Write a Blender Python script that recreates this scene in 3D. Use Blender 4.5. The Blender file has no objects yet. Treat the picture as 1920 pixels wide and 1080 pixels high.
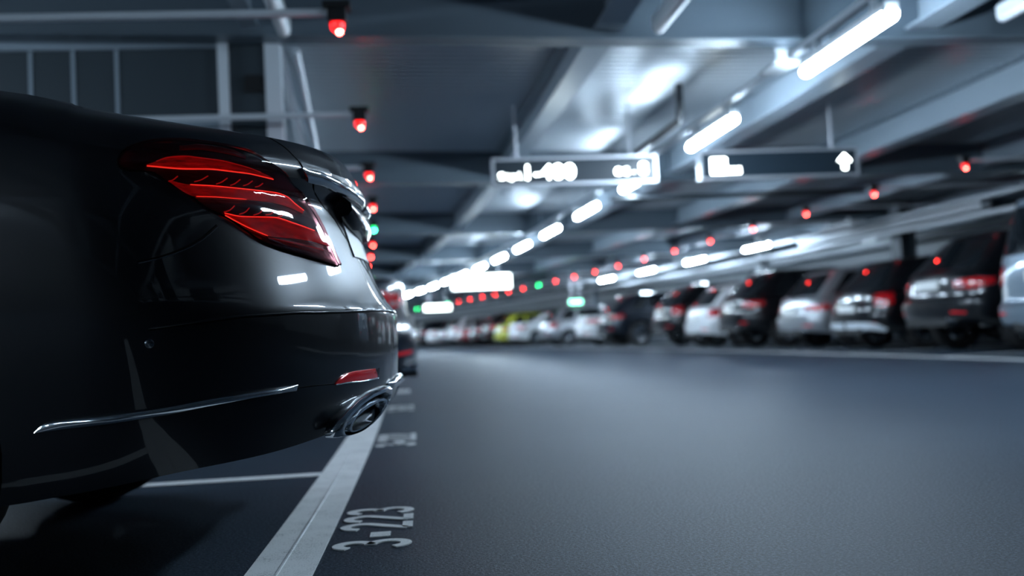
import bpy, bmesh, math, random
from mathutils import Vector, Matrix
random.seed(7)
C = bpy.context.scene.collection
sc = bpy.context.scene
PI = math.pi

# ------------------------------------------------------------------ camera, world, exposure
H, PITCH, ROLL, YAW = .5394, .04631, -.05, .0775
cy_, sy_ = math.cos(YAW), math.sin(YAW)
fwd = Vector((sy_*math.cos(PITCH), cy_*math.cos(PITCH), math.sin(PITCH)))
rgt = Vector((cy_, -sy_, 0)); up = rgt.cross(fwd)
r2 = rgt*math.cos(ROLL) + up*math.sin(ROLL)
u2 = up*math.cos(ROLL) - rgt*math.sin(ROLL)
cd = bpy.data.cameras.new('camera'); cam = bpy.data.objects.new('camera', cd); C.objects.link(cam)
cam.matrix_world = Matrix(((r2.x, u2.x, -fwd.x, 0), (r2.y, u2.y, -fwd.y, 0), (r2.z, u2.z, -fwd.z, H), (0, 0, 0, 1)))
cd.sensor_width = 36; cd.lens = 35.0; cd.clip_start = .05; cd.clip_end = 400
cd.dof.use_dof = True; cd.dof.focus_distance = 2.32; cd.dof.aperture_fstop = 1.75; cd.dof.aperture_blades = 0
sc.camera = cam
wd = bpy.data.worlds.new('world'); sc.world = wd; wd.use_nodes = True
wd.node_tree.nodes['Background'].inputs[0].default_value = (.010, .014, .02, 1)
wd.node_tree.nodes['Background'].inputs[1].default_value = .3
sc.view_settings.view_transform = 'Standard'; sc.view_settings.look = 'None'
sc.view_settings.gamma = 1.0; sc.view_settings.use_curve_mapping = False
sc.view_settings.exposure = 0.0
sc.cycles.use_denoising = True
sc.cycles.max_bounces = 8; sc.cycles.sample_clamp_indirect = 6.0
LAMP = 180.0        # emission of the fluorescent tubes
SIGNAL = 150.0      # emission of the bay indicator lamps

# ------------------------------------------------------------------ helpers
K = .0041614; RAD = 1/K                 # the aisle bends gently to the left
def pol(x, s, z=0.0):
    th = K*s; r = RAD + x
    return Vector((r*math.cos(th) - RAD, r*math.sin(th), z))

def obj(name, verts, faces, mats, parent=None, smooth=False, midx=None):
    me = bpy.data.meshes.new(name); me.from_pydata([tuple(v) for v in verts], [], faces); me.update()
    if not isinstance(mats, (list, tuple)): mats = [mats]
    for m in mats: me.materials.append(m)
    if midx:
        for p, i in zip(me.polygons, midx): p.material_index = i
    if smooth:
        for p in me.polygons: p.use_smooth = True
    o = bpy.data.objects.new(name, me); C.objects.link(o)
    if parent: o.parent = parent
    return o

class MB:
    """collects shapes into one mesh"""
    def __init__(s): s.v = []; s.f = []; s.m = []
    def add(s, v, f, m=0):
        b = len(s.v); s.v += [Vector(a) for a in v]; s.f += [tuple(i+b for i in a) for a in f]; s.m += [m]*len(f); return s
    def box(s, a, b, m=0, M=None):
        (x0, y0, z0), (x1, y1, z1) = a, b
        v = [Vector(c) for c in ((x0,y0,z0),(x1,y0,z0),(x1,y1,z0),(x0,y1,z0),(x0,y0,z1),(x1,y0,z1),(x1,y1,z1),(x0,y1,z1))]
        if M: v = [M @ c for c in v]
        return s.add(v, [(0,3,2,1),(4,5,6,7),(0,1,5,4),(1,2,6,5),(2,3,7,6),(3,0,4,7)], m)
    def tube(s, path, r, n=10, m=0, cap=True):
        path = [Vector(p) for p in path]; L = len(path); rings = []
        rr = r if isinstance(r, (list, tuple)) else [r]*L
        t0 = (path[1]-path[0]).normalized(); a = Vector((0,0,1)) if abs(t0.z) < .9 else Vector((1,0,0))
        nx = t0.cross(a).normalized()
        for i, p in enumerate(path):
            t = (path[min(i+1, L-1)] - path[max(i-1, 0)]).normalized()
            nx = (nx - t*nx.dot(t)).normalized(); ny = t.cross(nx)
            rings.append([p + (nx*math.cos(2*PI*k/n) + ny*math.sin(2*PI*k/n))*rr[i] for k in range(n)])
        v = [q for g in rings for q in g]; f = []
        for i in range(L-1):
            for k in range(n): f.append((i*n+k, i*n+(k+1) % n, (i+1)*n+(k+1) % n, (i+1)*n+k))
        if cap: f += [tuple(range(n-1, -1, -1)), tuple((L-1)*n+k for k in range(n))]
        return s.add(v, f, m)
    def lathe(s, prof, M, n=32, m=0, closed=False):
        """prof [(r, h)] about local z"""
        v = [M @ Vector((r*math.cos(2*PI*k/n), r*math.sin(2*PI*k/n), h)) for r, h in prof for k in range(n)]; f = []
        P = len(prof)
        for i in range(P if closed else P-1):
            j = (i+1) % P
            for k in range(n): f.append((i*n+k, i*n+(k+1) % n, j*n+(k+1) % n, j*n+k))
        return s.add(v, f, m)
    def sweep(s, sec, x, ss, z0=0.0, m=0, zf=None):
        """closed section [(dx, dz)] swept along the arc at lateral x"""
        n = len(sec); v = []; f = []
        for q in ss:
            for dx, dz in sec: v.append(pol(x+dx, q, z0+dz+(zf(x+dx) if zf else 0)))
        for i in range(len(ss)-1):
            for k in range(n): f.append((i*n+k, i*n+(k+1) % n, (i+1)*n+(k+1) % n, (i+1)*n+k))
        f += [tuple(range(n-1, -1, -1)), tuple((len(ss)-1)*n+k for k in range(n))]
        return s.add(v, f, m)
    def cross(s, sec, s0, xs, zf, m=0):
        """closed section [(ds, dz)] swept across the aisle at position s0"""
        n = len(sec); v = []; f = []
        for x in xs:
            for ds, dz in sec: v.append(pol(x, s0+ds, zf(x)+dz))
        for i in range(len(xs)-1):
            for k in range(n): f.append((i*n+k, i*n+(k+1) % n, (i+1)*n+(k+1) % n, (i+1)*n+k))
        f += [tuple(range(n-1, -1, -1)), tuple((len(xs)-1)*n+k for k in range(n))]
        return s.add(v, f, m)
    def build(s, name, mats, parent=None, smooth=False):
        o = obj(name, s.v, s.f, mats, parent, smooth, s.m)
        me = o.data; b = bmesh.new(); b.from_mesh(me); bmesh.ops.recalc_face_normals(b, faces=b.faces); b.to_mesh(me); b.free()
        return o

def crisp(o, ang=35):
    for p in o.data.polygons: p.use_smooth = True
    o.data.set_sharp_from_angle(angle=math.radians(ang)); return o
def tag(o, label, cat, group=None):
    o['label'] = label; o['category'] = cat
    if group: o['group'] = group
    return o
def thing(name, label, cat, loc=(0,0,0), rz=0, group=None):
    o = bpy.data.objects.new(name, None); C.objects.link(o); o.empty_display_size = .1
    o.location = loc; o.rotation_euler = (0, 0, rz); return tag(o, label, cat, group)
def struct(o): o['kind'] = 'structure'; return o
def arange(a, b, d):
    n = max(1, round((b-a)/d)); return [a+(b-a)*i/n for i in range(n+1)]
ORD = ['first','second','third','fourth','fifth','sixth','seventh','eighth','ninth','tenth','eleventh','twelfth','thirteenth','fourteenth','fifteenth','sixteenth','seventeenth','eighteenth','nineteenth','twentieth','twenty-first','twenty-second','twenty-third','twenty-fourth','twenty-fifth','twenty-sixth','twenty-seventh','twenty-eighth']

# ------------------------------------------------------------------ materials
def mat(name, col=(.5,.5,.5), rough=.5, metal=0.0, coat=0.0, coat_rough=.03, spec=.5, emit=None, strength=0.0, trans=0.0, noise=None, bump=None, ior=1.45):
    m = bpy.data.materials.new(name); m.use_nodes = True; nt = m.node_tree; b = nt.nodes['Principled BSDF']
    b.inputs['Base Color'].default_value = (*col, 1); b.inputs['Roughness'].default_value = rough
    b.inputs['Metallic'].default_value = metal; b.inputs['Coat Weight'].default_value = coat
    b.inputs['Coat Roughness'].default_value = coat_rough; b.inputs['Specular IOR Level'].default_value = spec
    b.inputs['Transmission Weight'].default_value = trans; b.inputs['IOR'].default_value = ior
    if emit: b.inputs['Emission Color'].default_value = (*emit, 1); b.inputs['Emission Strength'].default_value = strength
    tc = None
    if noise or bump:
        tc = nt.nodes.new('ShaderNodeTexCoord')
    if noise:   # (scale, low colour, high colour, detail)
        n = nt.nodes.new('ShaderNodeTexNoise'); n.inputs['Scale'].default_value = noise[0]; n.inputs['Detail'].default_value = noise[3]
        r = nt.nodes.new('ShaderNodeValToRGB'); r.color_ramp.elements[0].position = .3; r.color_ramp.elements[1].position = .7
        r.color_ramp.elements[0].color = (*noise[1], 1); r.color_ramp.elements[1].color = (*noise[2], 1)
        nt.links.new(tc.outputs['Object'], n.inputs['Vector']); nt.links.new(n.outputs['Fac'], r.inputs['Fac']); nt.links.new(r.outputs['Color'], b.inputs['Base Color'])
    if bump:    # (scale, strength)
        n = nt.nodes.new('ShaderNodeTexNoise'); n.inputs['Scale'].default_value = bump[0]; n.inputs['Detail'].default_value = 3
        u = nt.nodes.new('ShaderNodeBump'); u.inputs['Strength'].default_value = bump[1]; u.inputs['Distance'].default_value = .01
        nt.links.new(tc.outputs['Object'], n.inputs['Vector']); nt.links.new(n.outputs['Fac'], u.inputs['Height']); nt.links.new(u.outputs['Normal'], b.inputs['Normal'])
    return m

M = {}
def floor_material():
    m = mat('coated_asphalt', rough=.50, spec=.07); nt = m.node_tree; b = nt.nodes['Principled BSDF']
    tc = nt.nodes.new('ShaderNodeTexCoord')
    def noise(sc_, det, rough=.5):
        n = nt.nodes.new('ShaderNodeTexNoise'); n.inputs['Scale'].default_value = sc_; n.inputs['Detail'].default_value = det
        n.inputs['Roughness'].default_value = rough; nt.links.new(tc.outputs['Object'], n.inputs['Vector']); return n
    big, fine, grit = noise(.55, 4), noise(60, 3), noise(120, 2, .9)
    r = nt.nodes.new('ShaderNodeValToRGB'); r.color_ramp.elements[0].position = .44; r.color_ramp.elements[1].position = .70
    r.color_ramp.elements[0].color = (.014,.021,.030,1); r.color_ramp.elements[1].color = (.088,.122,.165, 1)
    nt.links.new(grit.outputs['Fac'], r.inputs['Fac'])
    mx = nt.nodes.new('ShaderNodeMix'); mx.data_type = 'RGBA'; mx.blend_type = 'MULTIPLY'; mx.inputs[0].default_value = .55
    r2_ = nt.nodes.new('ShaderNodeValToRGB'); r2_.color_ramp.elements[0].position = .3; r2_.color_ramp.elements[1].position = .7
    r2_.color_ramp.elements[0].color = (.72, .74, .78, 1); r2_.color_ramp.elements[1].color = (1, 1, 1, 1)
    nt.links.new(big.outputs['Fac'], r2_.inputs['Fac']); nt.links.new(r.outputs['Color'], mx.inputs[6]); nt.links.new(r2_.outputs['Color'], mx.inputs[7])
    nt.links.new(mx.outputs[2], b.inputs['Base Color'])
    u = nt.nodes.new('ShaderNodeBump'); u.inputs['Strength'].default_value = .5; u.inputs['Distance'].default_value = .003
    nt.links.new(grit.outputs['Fac'], u.inputs['Height']); nt.links.new(u.outputs['Normal'], b.inputs['Normal'])
    return m
M['floor'] = floor_material()
def marking_material():
    m = mat('worn_white_paint', rough=.6); nt = m.node_tree; b = nt.nodes['Principled BSDF']
    tc = nt.nodes.new('ShaderNodeTexCoord'); n = nt.nodes.new('ShaderNodeTexNoise'); n.inputs['Scale'].default_value = 240; n.inputs['Detail'].default_value = 3; n.inputs['Roughness'].default_value = .7
    n2 = nt.nodes.new('ShaderNodeTexNoise'); n2.inputs['Scale'].default_value = 9; n2.inputs['Detail'].default_value = 5
    a = nt.nodes.new('ShaderNodeMath'); a.operation = 'ADD'; h_ = nt.nodes.new('ShaderNodeMath'); h_.operation = 'MULTIPLY'; h_.inputs[1].default_value = .45
    r = nt.nodes.new('ShaderNodeValToRGB'); r.color_ramp.elements[0].position = .5; r.color_ramp.elements[1].position = .68
    r.color_ramp.elements[0].color = (.25, .27, .28, 1); r.color_ramp.elements[1].color = (.78, .80, .80, 1)
    for q in (n, n2): nt.links.new(tc.outputs['Object'], q.inputs['Vector'])
    nt.links.new(n2.outputs['Fac'], h_.inputs[0]); nt.links.new(n.outputs['Fac'], a.inputs[0]); nt.links.new(h_.outputs[0], a.inputs[1])
    nt.links.new(a.outputs[0], r.inputs['Fac']); nt.links.new(r.outputs['Color'], b.inputs['Base Color'])
    return m
M['marking'] = marking_material()
M['deck'] = mat('galvanised_deck', (.58,.62,.65), .33, .65)
M['steel'] = mat('painted_blue_grey_steel', (.30,.36,.41), .36, .25)
M['beam'] = mat('blue_grey_beam_paint', (.12,.155,.185), .36, .25)
M['steel_dark'] = mat('dark_grey_steel', (.045,.06,.075), .5, .2)
M['galv'] = mat('galvanised_steel', (.70,.75,.79), .4, .25)
M['concrete'] = mat('grey_concrete', (.2,.22,.24), .8, noise=(3, (.16,.18,.2), (.25,.27,.29), 4))
M['panel_dark'] = mat('dark_wall_panel', (.028,.042,.052), .55)
M['panel_light'] = mat('pale_fascia', (.36,.39,.41), .6)
M['tube'] = mat('lit_fluorescent_tube', (1,1,1), .4, emit=(.64,.82,1.0), strength=LAMP)
M['housing'] = mat('white_lamp_housing', (.62,.66,.68), .4)
M['alu'] = mat('brushed_aluminium', (.62,.64,.68), .35, .6)
M['sign_face'] = mat('dark_sign_face', (.015,.025,.035), .35)
M['sign_lit'] = mat('lit_sign_lettering', (1,1,1), .5, emit=(.9,1,.98), strength=14)
M['sign_white'] = mat('lit_white_sign_face', (1,1,1), .5, emit=(.86,1,.96), strength=9)
M['exit_green'] = mat('lit_green_exit_sign', (.2,1,.5), .5, emit=(.25,1,.6), strength=7)
M['red_signal'] = mat('lit_red_signal', (.8,.02,.02), .3, emit=(1,.036,.028), strength=SIGNAL)
M['red_dome'] = mat('red_signal_dome', (.5,.004,.004), .2, emit=(1,.012,.012), strength=3.0)
M['green_dome'] = mat('green_signal_dome', (.004,.4,.1), .2, emit=(.006,1,.22), strength=3.0)
M['green_signal'] = mat('lit_green_signal', (.02,.8,.2), .3, emit=(.03,1,.30), strength=SIGNAL*.8)
M['black'] = mat('black_plastic', (.008,.009,.01), .42)
M['rubber'] = mat('black_rubber', (.012,.012,.013), .8)
M['gloss_black'] = mat('gloss_black_plastic', (.004,.005,.006), .12)
M['chrome'] = mat('chrome', (.80,.83,.86), .07, 1.0)
M['chrome_dark'] = mat('dark_brushed_steel', (.22,.24,.26), .22, 1.0)
M['seam'] = mat('panel_gap', (.001,.001,.001), .8, spec=.1)
def paint(name, col, metal=.4, rough=.28, flake=True):
    m = mat(name, col, rough, metal, 1.0, .02); return m
M['paint_black'] = paint('obsidian_black_paint', (.0018,.0028,.005), .35, .35)
M['paint_black2'] = paint('black_car_paint', (.005,.006,.008))
M['paint_navy'] = paint('dark_navy_car_paint', (.008,.014,.024))
M['paint_silver'] = paint('silver_car_paint', (.42,.44,.46), .7, .35)
M['paint_grey'] = paint('blue_grey_car_paint', (.17,.22,.27), .6, .35)
M['paint_white'] = paint('white_car_paint', (.72,.74,.75), 0, .4)
M['paint_yellow'] = paint('yellow_green_car_paint', (.62,.66,.06), 0, .4)
M['paint_red'] = paint('dark_red_car_paint', (.16,.01,.012), .3)
M['glass'] = mat('tinted_glass', (.006,.008,.01), .04, 0, 0, spec=.6)
M['tail'] = mat('red_tail_lamp', (.45,.006,.01), .12, 0, 1.0)
M['tail_dark'] = mat('dark_red_lamp_base', (.05,.0012,.002), .2, 0, .5)
M['tail_bar'] = mat('bright_red_light_guide', (.75,.012,.012), .25, .0, .6)
def guide_glow(m, lo, hi):
    nt = m.node_tree; b = nt.nodes['Principled BSDF']; tc = nt.nodes.new('ShaderNodeTexCoord'); mp = nt.nodes.new('ShaderNodeMapping'); mp.inputs['Scale'].default_value = (1.2, 1.2, 6)
    n = nt.nodes.new('ShaderNodeTexNoise'); n.inputs['Scale'].default_value = 26; n.inputs['Detail'].default_value = 4; n.inputs['Roughness'].default_value = .7
    r = nt.nodes.new('ShaderNodeMapRange'); r.inputs[1].default_value = .38; r.inputs[2].default_value = .68; r.inputs[3].default_value = lo; r.inputs[4].default_value = hi
    nt.links.new(tc.outputs['Object'], mp.inputs[0]); nt.links.new(mp.outputs[0], n.inputs['Vector']); nt.links.new(n.outputs['Fac'], r.inputs[0]); nt.links.new(r.outputs[0], b.inputs['Emission Strength'])
    b.inputs['Emission Color'].default_value = (1, .012, .012, 1)
guide_glow(M['tail_bar'], .008, .15)
M['tail_line'] = mat('thin_red_light_line', (.8,.02,.02), .3, emit=(1,.05,.03), strength=.9)
M['tail_fin'] = mat('dim_red_light_fin', (.5,.01,.01), .3, emit=(1,.02,.02), strength=.16)
M['tail_clear'] = mat('clear_lamp_reflector', (.72,.6,.62), .15, .8)
M['reflector'] = mat('red_reflector', (.8,.012,.018), .18, .15, 1.0)
M['amber'] = mat('amber_lens', (.8,.25,.01), .2, 0, 1)
M['plate'] = mat('white_licence_plate', (.75,.76,.74), .4)
M['headlamp'] = mat('headlamp_glass', (.3,.33,.36), .1, .5, 1)
M['pipe_dark'] = mat('black_pipe', (.012,.015,.018), .4)
def lens_material():
    m = bpy.data.materials.new('smoked_red_lens'); m.use_nodes = True; nt = m.node_tree; nt.nodes.clear()
    out = nt.nodes.new('ShaderNodeOutputMaterial'); mix = nt.nodes.new('ShaderNodeMixShader'); tr = nt.nodes.new('ShaderNodeBsdfTransparent'); gl = nt.nodes.new('ShaderNodeBsdfGlossy')
    lw = nt.nodes.new('ShaderNodeFresnel'); lw.inputs[0].default_value = 1.5
    tr.inputs[0].default_value = (.95,.62,.64,1); gl.inputs[1].default_value = .03
    nt.links.new(lw.outputs[0], mix.inputs[0]); nt.links.new(tr.outputs[0], mix.inputs[1]); nt.links.new(gl.outputs[0], mix.inputs[2]); nt.links.new(mix.outputs[0], out.inputs[0])
    return m
M['lens'] = lens_material()

# ------------------------------------------------------------------ the setting
S0, S1 = -16.0, 100.0
SS = arange(S0, S1, 2.0)
def strip(name, xs, ss, z, material, zf=None):
    v = [pol(x, q, z + (zf(x) if zf else 0)) for q in ss for x in xs]; n = len(xs); f = []
    for i in range(len(ss)-1):
        for k in range(n-1): f.append((i*n+k, i*n+k+1, (i+1)*n+k+1, (i+1)*n+k))
    return obj(name, v, f, material)
XL, XR = -7.2, 22.5
fl = MB(); fl.sweep([(XL-.3, 0), (XR+.3, 0), (XR+.3, -.25), (XL-.3, -.25)], 0, SS); struct(fl.build('floor', M['floor']))
def zc(x): return max(0.0, 3.3 - x)*.025 if x > -4 else 7.3*.025      # the steelwork falls slightly towards the middle of the aisle
BZ = 2.90
# ribbed metal deck under the upper floor
def ceiling():
    v = []; f = []; xs = [XL, -4, -1, 1.7, 3.3, 7.3, 13, XR]; n = len(xs); rows = []
    q = S0
    while q < S1:
        fine = q < 48
        p = .16 if fine else 4.0
        if fine:
            for ds, dz in ((0, 0), (.05, 0), (.075, .045), (.135, .045)): rows.append((q+ds, dz))
        else: rows.append((q, .02))
        q += p
    for (qq, dz) in rows:
        for x in xs: v.append(pol(x, qq, BZ+.50+dz+zc(x)))
    for i in range(len(rows)-1):
        for k in range(n-1): f.append((i*n+k, (i+1)*n+k, (i+1)*n+k+1, i*n+k+1))
    return struct(obj('ceiling', v, f, M['deck']))
ceiling()
s_ = strip('ceiling', [XL, XR], SS, BZ+.78, M['concrete']); struct(s_)
# walls
def arcwall(name, x, t, z0, z1, m, a=S0, b=S1):
    w_ = MB(); w_.sweep([(0, z0), (t, z0), (t, z1), (0, z1)], x, arange(a, b, 2.0)); return struct(w_.build(name, m))
arcwall('wall_left', XL-.2, .2, 0, BZ+.78, M['panel_dark'])
arcwall('wall_right', XR, .2, 0, BZ+.78, M['concrete'])
for nm, q in (('wall_far', S1-.1), ('wall_back', S0+.1)):
    w_ = MB(); w_.cross([(0, 0), (.2, 0), (.2, BZ+.78), (0, BZ+.78)], q, [XL-.2, 0, 8, 16, XR+.2], lambda x: 0.0); struct(w_.build(nm, M['panel_dark']))
# cross beams: I sections every 7.5 m
def isec(w, h, tf, tw):
    a, b = w/2, tw/2
    return [(-a, 0), (a, 0), (a, tf), (b, tf), (b, h-tf), (a, h-tf), (a, h), (-a, h), (-a, h-tf), (-b, h-tf), (-b, tf), (-a, tf)]
for i in range(-3, 13):
    b_ = MB(); b_.cross(isec(.24, .50, .022, .03), 8.1 + 7.55*i, [XL, -4, -1, 1, 3.3, 6, 10, 16, XR], lambda x: BZ+zc(x))
    o = struct(b_.build('ceiling_beam', M['beam']))
# purlins along the aisle
for x, w_, hh, mm in ((-4.0, .12, .34, 'steel'), (-1.25, .14, .34, 'steel'), (1.68, .24, .40, 'steel'), (4.45, .30, .42, 'steel'), (7.15, .34, .42, 'steel'), (10.0, .2, .36, 'steel'), (12.9, .2, .36, 'steel'), (16, .2, .36, 'steel'), (19, .2, .36, 'steel')):
    b_ = MB(); b_.sweep(isec(w_, hh, .02, .025), x, arange(S0, S1, 1.5), BZ+.10, zf=zc); struct(b_.build('ceiling_joist', M[mm]))
# pale fascia behind the right-hand row
b_ = MB(); b_.sweep([(0, 0), (.12, 0), (.12, .62), (0, .62)], 13.6, arange(2, 90, 1.5), 2.02); struct(b_.build('trim_1', M['panel_light']))
b_ = MB(); b_.sweep([(0, 0), (.1, 0), (.1, 1.0), (0, 1.0)], 13.6, arange(2, 90, 1.5), 0.0); struct(b_.build('trim_2', M['concrete']))

# ------------------------------------------------------------------ floor markings
mk = MB(); mk.sweep([(-.082, 0), (-.006, 0), (-.006, .003), (-.082, .003)], -.385, arange(-3, 60, .5)); mk.sweep([(-.002, 0), (.082, 0), (.082, .003), (-.002, .003)], -.385, arange(-3, 60, .5))
edge = mk.build('edge_line', M['marking']); tag(edge, 'broad worn white line along the ends of the left-hand bays', 'road marking')
j_ = MB(); j_.sweep([(-.004, .002), (.001, .002), (.001, .0065), (-.004, .0065)], -.387, arange(-3, 60, .25)); j_.build('joint_ridge', M['marking'], edge)
mk = MB(); mk.sweep([(-.07, 0), (.07, 0), (.07, .003), (-.07, .003)], 6.38, arange(3, 80, 1)); tag(mk.build('edge_line', M['marking']), 'white line along the ends of the right-hand bays', 'road marking')
for i in range(0, 10):
    q = 4.2 + 2.5*(i-1)
    mk = MB(); mk.cross([(-.05, 0), (.05, 0), (.05, .003), (-.05, .003)], q, [-5.6, -3, -.47], lambda x: 0.0)
    far = ['hidden under the black saloon at the front', 'meeting the broad white line beneath the exhaust of the black saloon'] + [ORD[k]+' one beyond the black saloon on the left' for k in range(10)]
    tag(mk.build('bay_line', M['marking']), 'thin white bay divider, ' + far[i], 'road marking', 'bay dividers on the left')
for i in range(0, 16):
    q = 11.47 + 2.473*(i-1)
    mk = MB(); mk.cross([(-.05, 0), (.05, 0), (.05, .003), (-.05, .003)], q, [6.46, 9, 11.8], lambda x: 0.0)
    tag(mk.build('bay_line', M['marking']), 'thin white bay divider on the right, '+ORD[i]+' from the camera', 'road marking', 'bay dividers on the right')
def text_mesh(name, body, size, sx, material, parent=None, extrude=.0):
    cu = bpy.data.curves.new(name, 'FONT'); cu.body = body; cu.size = size; cu.align_x = 'CENTER'; cu.align_y = 'CENTER'; cu.extrude = extrude; cu.offset = .0; cu.space_character = 1.0
    tmp = bpy.data.objects.new('tmp', cu); C.objects.link(tmp); bpy.context.view_layer.update()
    me = bpy.data.meshes.new_from_object(tmp.evaluated_get(bpy.context.evaluated_depsgraph_get()))
    bpy.data.objects.remove(tmp); bpy.data.curves.remove(cu)
    xs = [v.co.x for v in me.vertices]; ys = [v.co.y for v in me.vertices]
    cx, cy = (min(xs)+max(xs))/2, (min(ys)+max(ys))/2
    kx = sx[0]/(max(xs)-min(xs)); ky = sx[1]/(max(ys)-min(ys))
    for v in me.vertices: v.co.x = (v.co.x-cx)*kx; v.co.y = (v.co.y-cy)*ky
    me.materials.clear(); me.materials.append(material)
    o = bpy.data.objects.new(name, me); C.objects.link(o)
    if parent: o.parent = parent
    return o
# stencilled digits drawn as strokes
def glyph(ch):
    arc = lambda cx, cy, rx, ry, a0, a1, n=14: [(cx+rx*math.cos(math.radians(a0+(a1-a0)*i/n)), cy+ry*math.sin(math.radians(a0+(a1-a0)*i/n))) for i in range(n+1)]
    if ch == '2': return [arc(.5, .70, .38, .22, 170, -25) + [(.16, .14), (.12, .075)], [(.08, .075), (.92, .075)]]
    if ch == '3': return [arc(.47, .72, .36, .20, 160, -90), arc(.47, .29, .40, .22, 90, -160)]
    if ch == '1': return [[(.25, .75), (.52, .92), (.52, .0)]]
    if ch == '0': return [arc(.5, .5, .38, .42, 90, 450, 24)]
    if ch == '-': return [[(.2, .42), (.8, .42)]]
    if ch == '4': return [[(.75, .02), (.75, .93), (.1, .3), (.95, .3)]]
def bay_number(txt, q, label):
    mb = MB(); Hh = .213; x0 = -.289; tot = .64; adv = tot/len(txt); wch = adv*.84
    for i, ch in enumerate(txt):
        for st in glyph(ch):
            wd_ = .0148 if ch != '-' else .028
            pts = [Vector((px*wch + i*adv - tot/2 + adv*.08, py*Hh)) for px, py in st]
            L = len(pts); lft = []; rg = []
            for k, p in enumerate(pts):
                d = (pts[min(k+1, L-1)] - pts[max(k-1, 0)]).normalized(); nn = Vector((-d.y, d.x))
                # horizontal strokes (along the word) are thinner in reality than tall ones
                lft.append(p+nn*wd_); rg.append(p-nn*wd_)
            ring = lft + rg[::-1]
            top = [pol(x0 + (Hh - a.y), q + a.x, .0035) for a in ring]; bot = [pol(x0 + (Hh - a.y), q + a.x, .0005) for a in ring]
            f = []; nR = len(ring)
            for k in range(L-1): f.append((k, nR-1-k, nR-2-k, k+1)); f.append((nR+k, nR+k+1, 2*nR-2-k, 2*nR-1-k))
            for k in range(nR): f.append((k, (k+1) % nR, nR+(k+1) % nR, nR+k))
            mb.add(top+bot, f)
    tag(mb.build('bay_number', M['marking']), label, 'bay number', 'numbers painted at the left-hand bays')
for i, (t_, w_) in enumerate((('3-223', 'nearest the camera'), ('3-222', 'beside the exhaust tip, second from the camera'), ('3-221', 'third from the camera, small and blurred'), ('3-220', 'fourth from the camera, next to the shadow of the far saloon'))):
    bay_number(t_, 2.95 + 2.5*i, 'white painted bay number, '+w_)

# ------------------------------------------------------------------ fluorescent lamps over the aisle
def capsule(a, b, r, m, n=14):
    d = (b-a).normalized(); pts = []; rr = []
    for k in range(5):
        an = PI/2*k/4; pts.append(a - d*(r*.8*math.cos(an))); rr.append(max(.004, r*math.sin(an)))
    for k in range(5):
        an = PI/2*(1-k/4); pts.append(b + d*(r*.8*math.cos(an))); rr.append(max(.004, r*math.sin(an)))
    return pts, rr
def make_lamp(lit=True, L=1.5):
    t = thing('ceiling_light', 'fluorescent lamp', 'ceiling light')
    a, b = Vector((0, -L/2, 0)), Vector((0, L/2, 0))
    p_, r_ = capsule(a, b, .052, 0); tb = MB(); tb.tube(p_, r_, 14); crisp(tb.build('diffuser', M['tube'] if lit else M['housing'], t), 60)
    h_ = MB(); h_.box((-.045, -L/2+.02, .035), (.045, L/2-.02, .095)); h_.build('housing', M['housing'], t)
    for y in (-L*.34, L*.34):
        h_ = MB(); h_.box((-.02, y-.03, .09), (.02, y+.03, .19)); h_.build('bracket', M['galv'], t)
    for y in (-L/2-.02, L/2-.03):
        e_ = MB(); e_.box((-.05, y, .0), (.05, y+.05, .09)); e_.build('end_cap', M['housing'], t)
    return t
def copy_tree(o, parent=None):
    c = o.copy(); C.objects.link(c)
    if parent: c.parent = parent
    for ch in list(o.children): copy_tree(ch, c)
    return c
lamp0 = make_lamp(); lamp_u = make_lamp(False); first = True
def put_lamp(proto, x, q, z, label, group, fresh=[True, True]):
    i = 0 if proto is lamp0 else 1
    o = proto if fresh[i] else copy_tree(proto); fresh[i] = False
    o.location = pol(x, q, z); o.rotation_euler = (0, 0, K*q); tag(o, label, 'ceiling light', group); return o
names = {0: 'long lit tube lamp at the upper right, nearest of the row over the aisle', 1: 'lit tube lamp just above the gap between the two signs', 2: 'lit tube lamp half hidden behind the left sign',
         3: 'lit tube lamp first below and left of the left sign'}
for i in range(-6, 28):
    q = 7.335 + 3.308*i
    lb = names.get(i) or ('lit tube lamp over the aisle behind the camera, number %s back' % ORD[-i-1] if i < 0 else ('lit tube lamp over the aisle, %s from the camera' % ORD[i]))
    put_lamp(lamp0 if i > -2 else lamp_u, 3.381, q, 2.654, lb if i > -2 else lb.replace('lit', 'switched-off'), 'tube lamps over the aisle' if i > -2 else 'switched-off lamps behind the camera')
r_ = MB(); r_.sweep([(-.035, 0), (.035, 0), (.035, .05), (-.035, .05)], 3.381, arange(-14, 96, 1.5), 2.844); rail = r_.build('lighting_rail', M['galv']); tag(rail, 'galvanised rail carrying the row of tube lamps over the aisle', 'rail')
hh = MB()
for i in range(-5, 28): hh.tube([pol(3.381, 5.0+3.308*i, 2.89), pol(3.381, 5.0+3.308*i, 3.42)], .006, 6)
hh.build('hanger_rod', M['galv'], rail)
for i, q in enumerate((25.8, 30.2, 34.6, 39.0)):
    put_lamp(lamp0, 10.35, q, 2.60, ('lit tube lamp over the right-hand cars, %s of that row' % ORD[i]), 'tube lamps over the right-hand cars')
put_lamp(lamp_u, 10.35, 21.4, 2.60, 'unlit tube lamp over the silver estate car', None)
for i in range(7):
    put_lamp(lamp0, 18.6, 16 + 8.8*i, 2.62, 'tube lamp over the neighbouring aisle beyond the right-hand cars, %s from the camera' % ORD[i], 'tube lamps over the neighbouring aisle')
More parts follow.
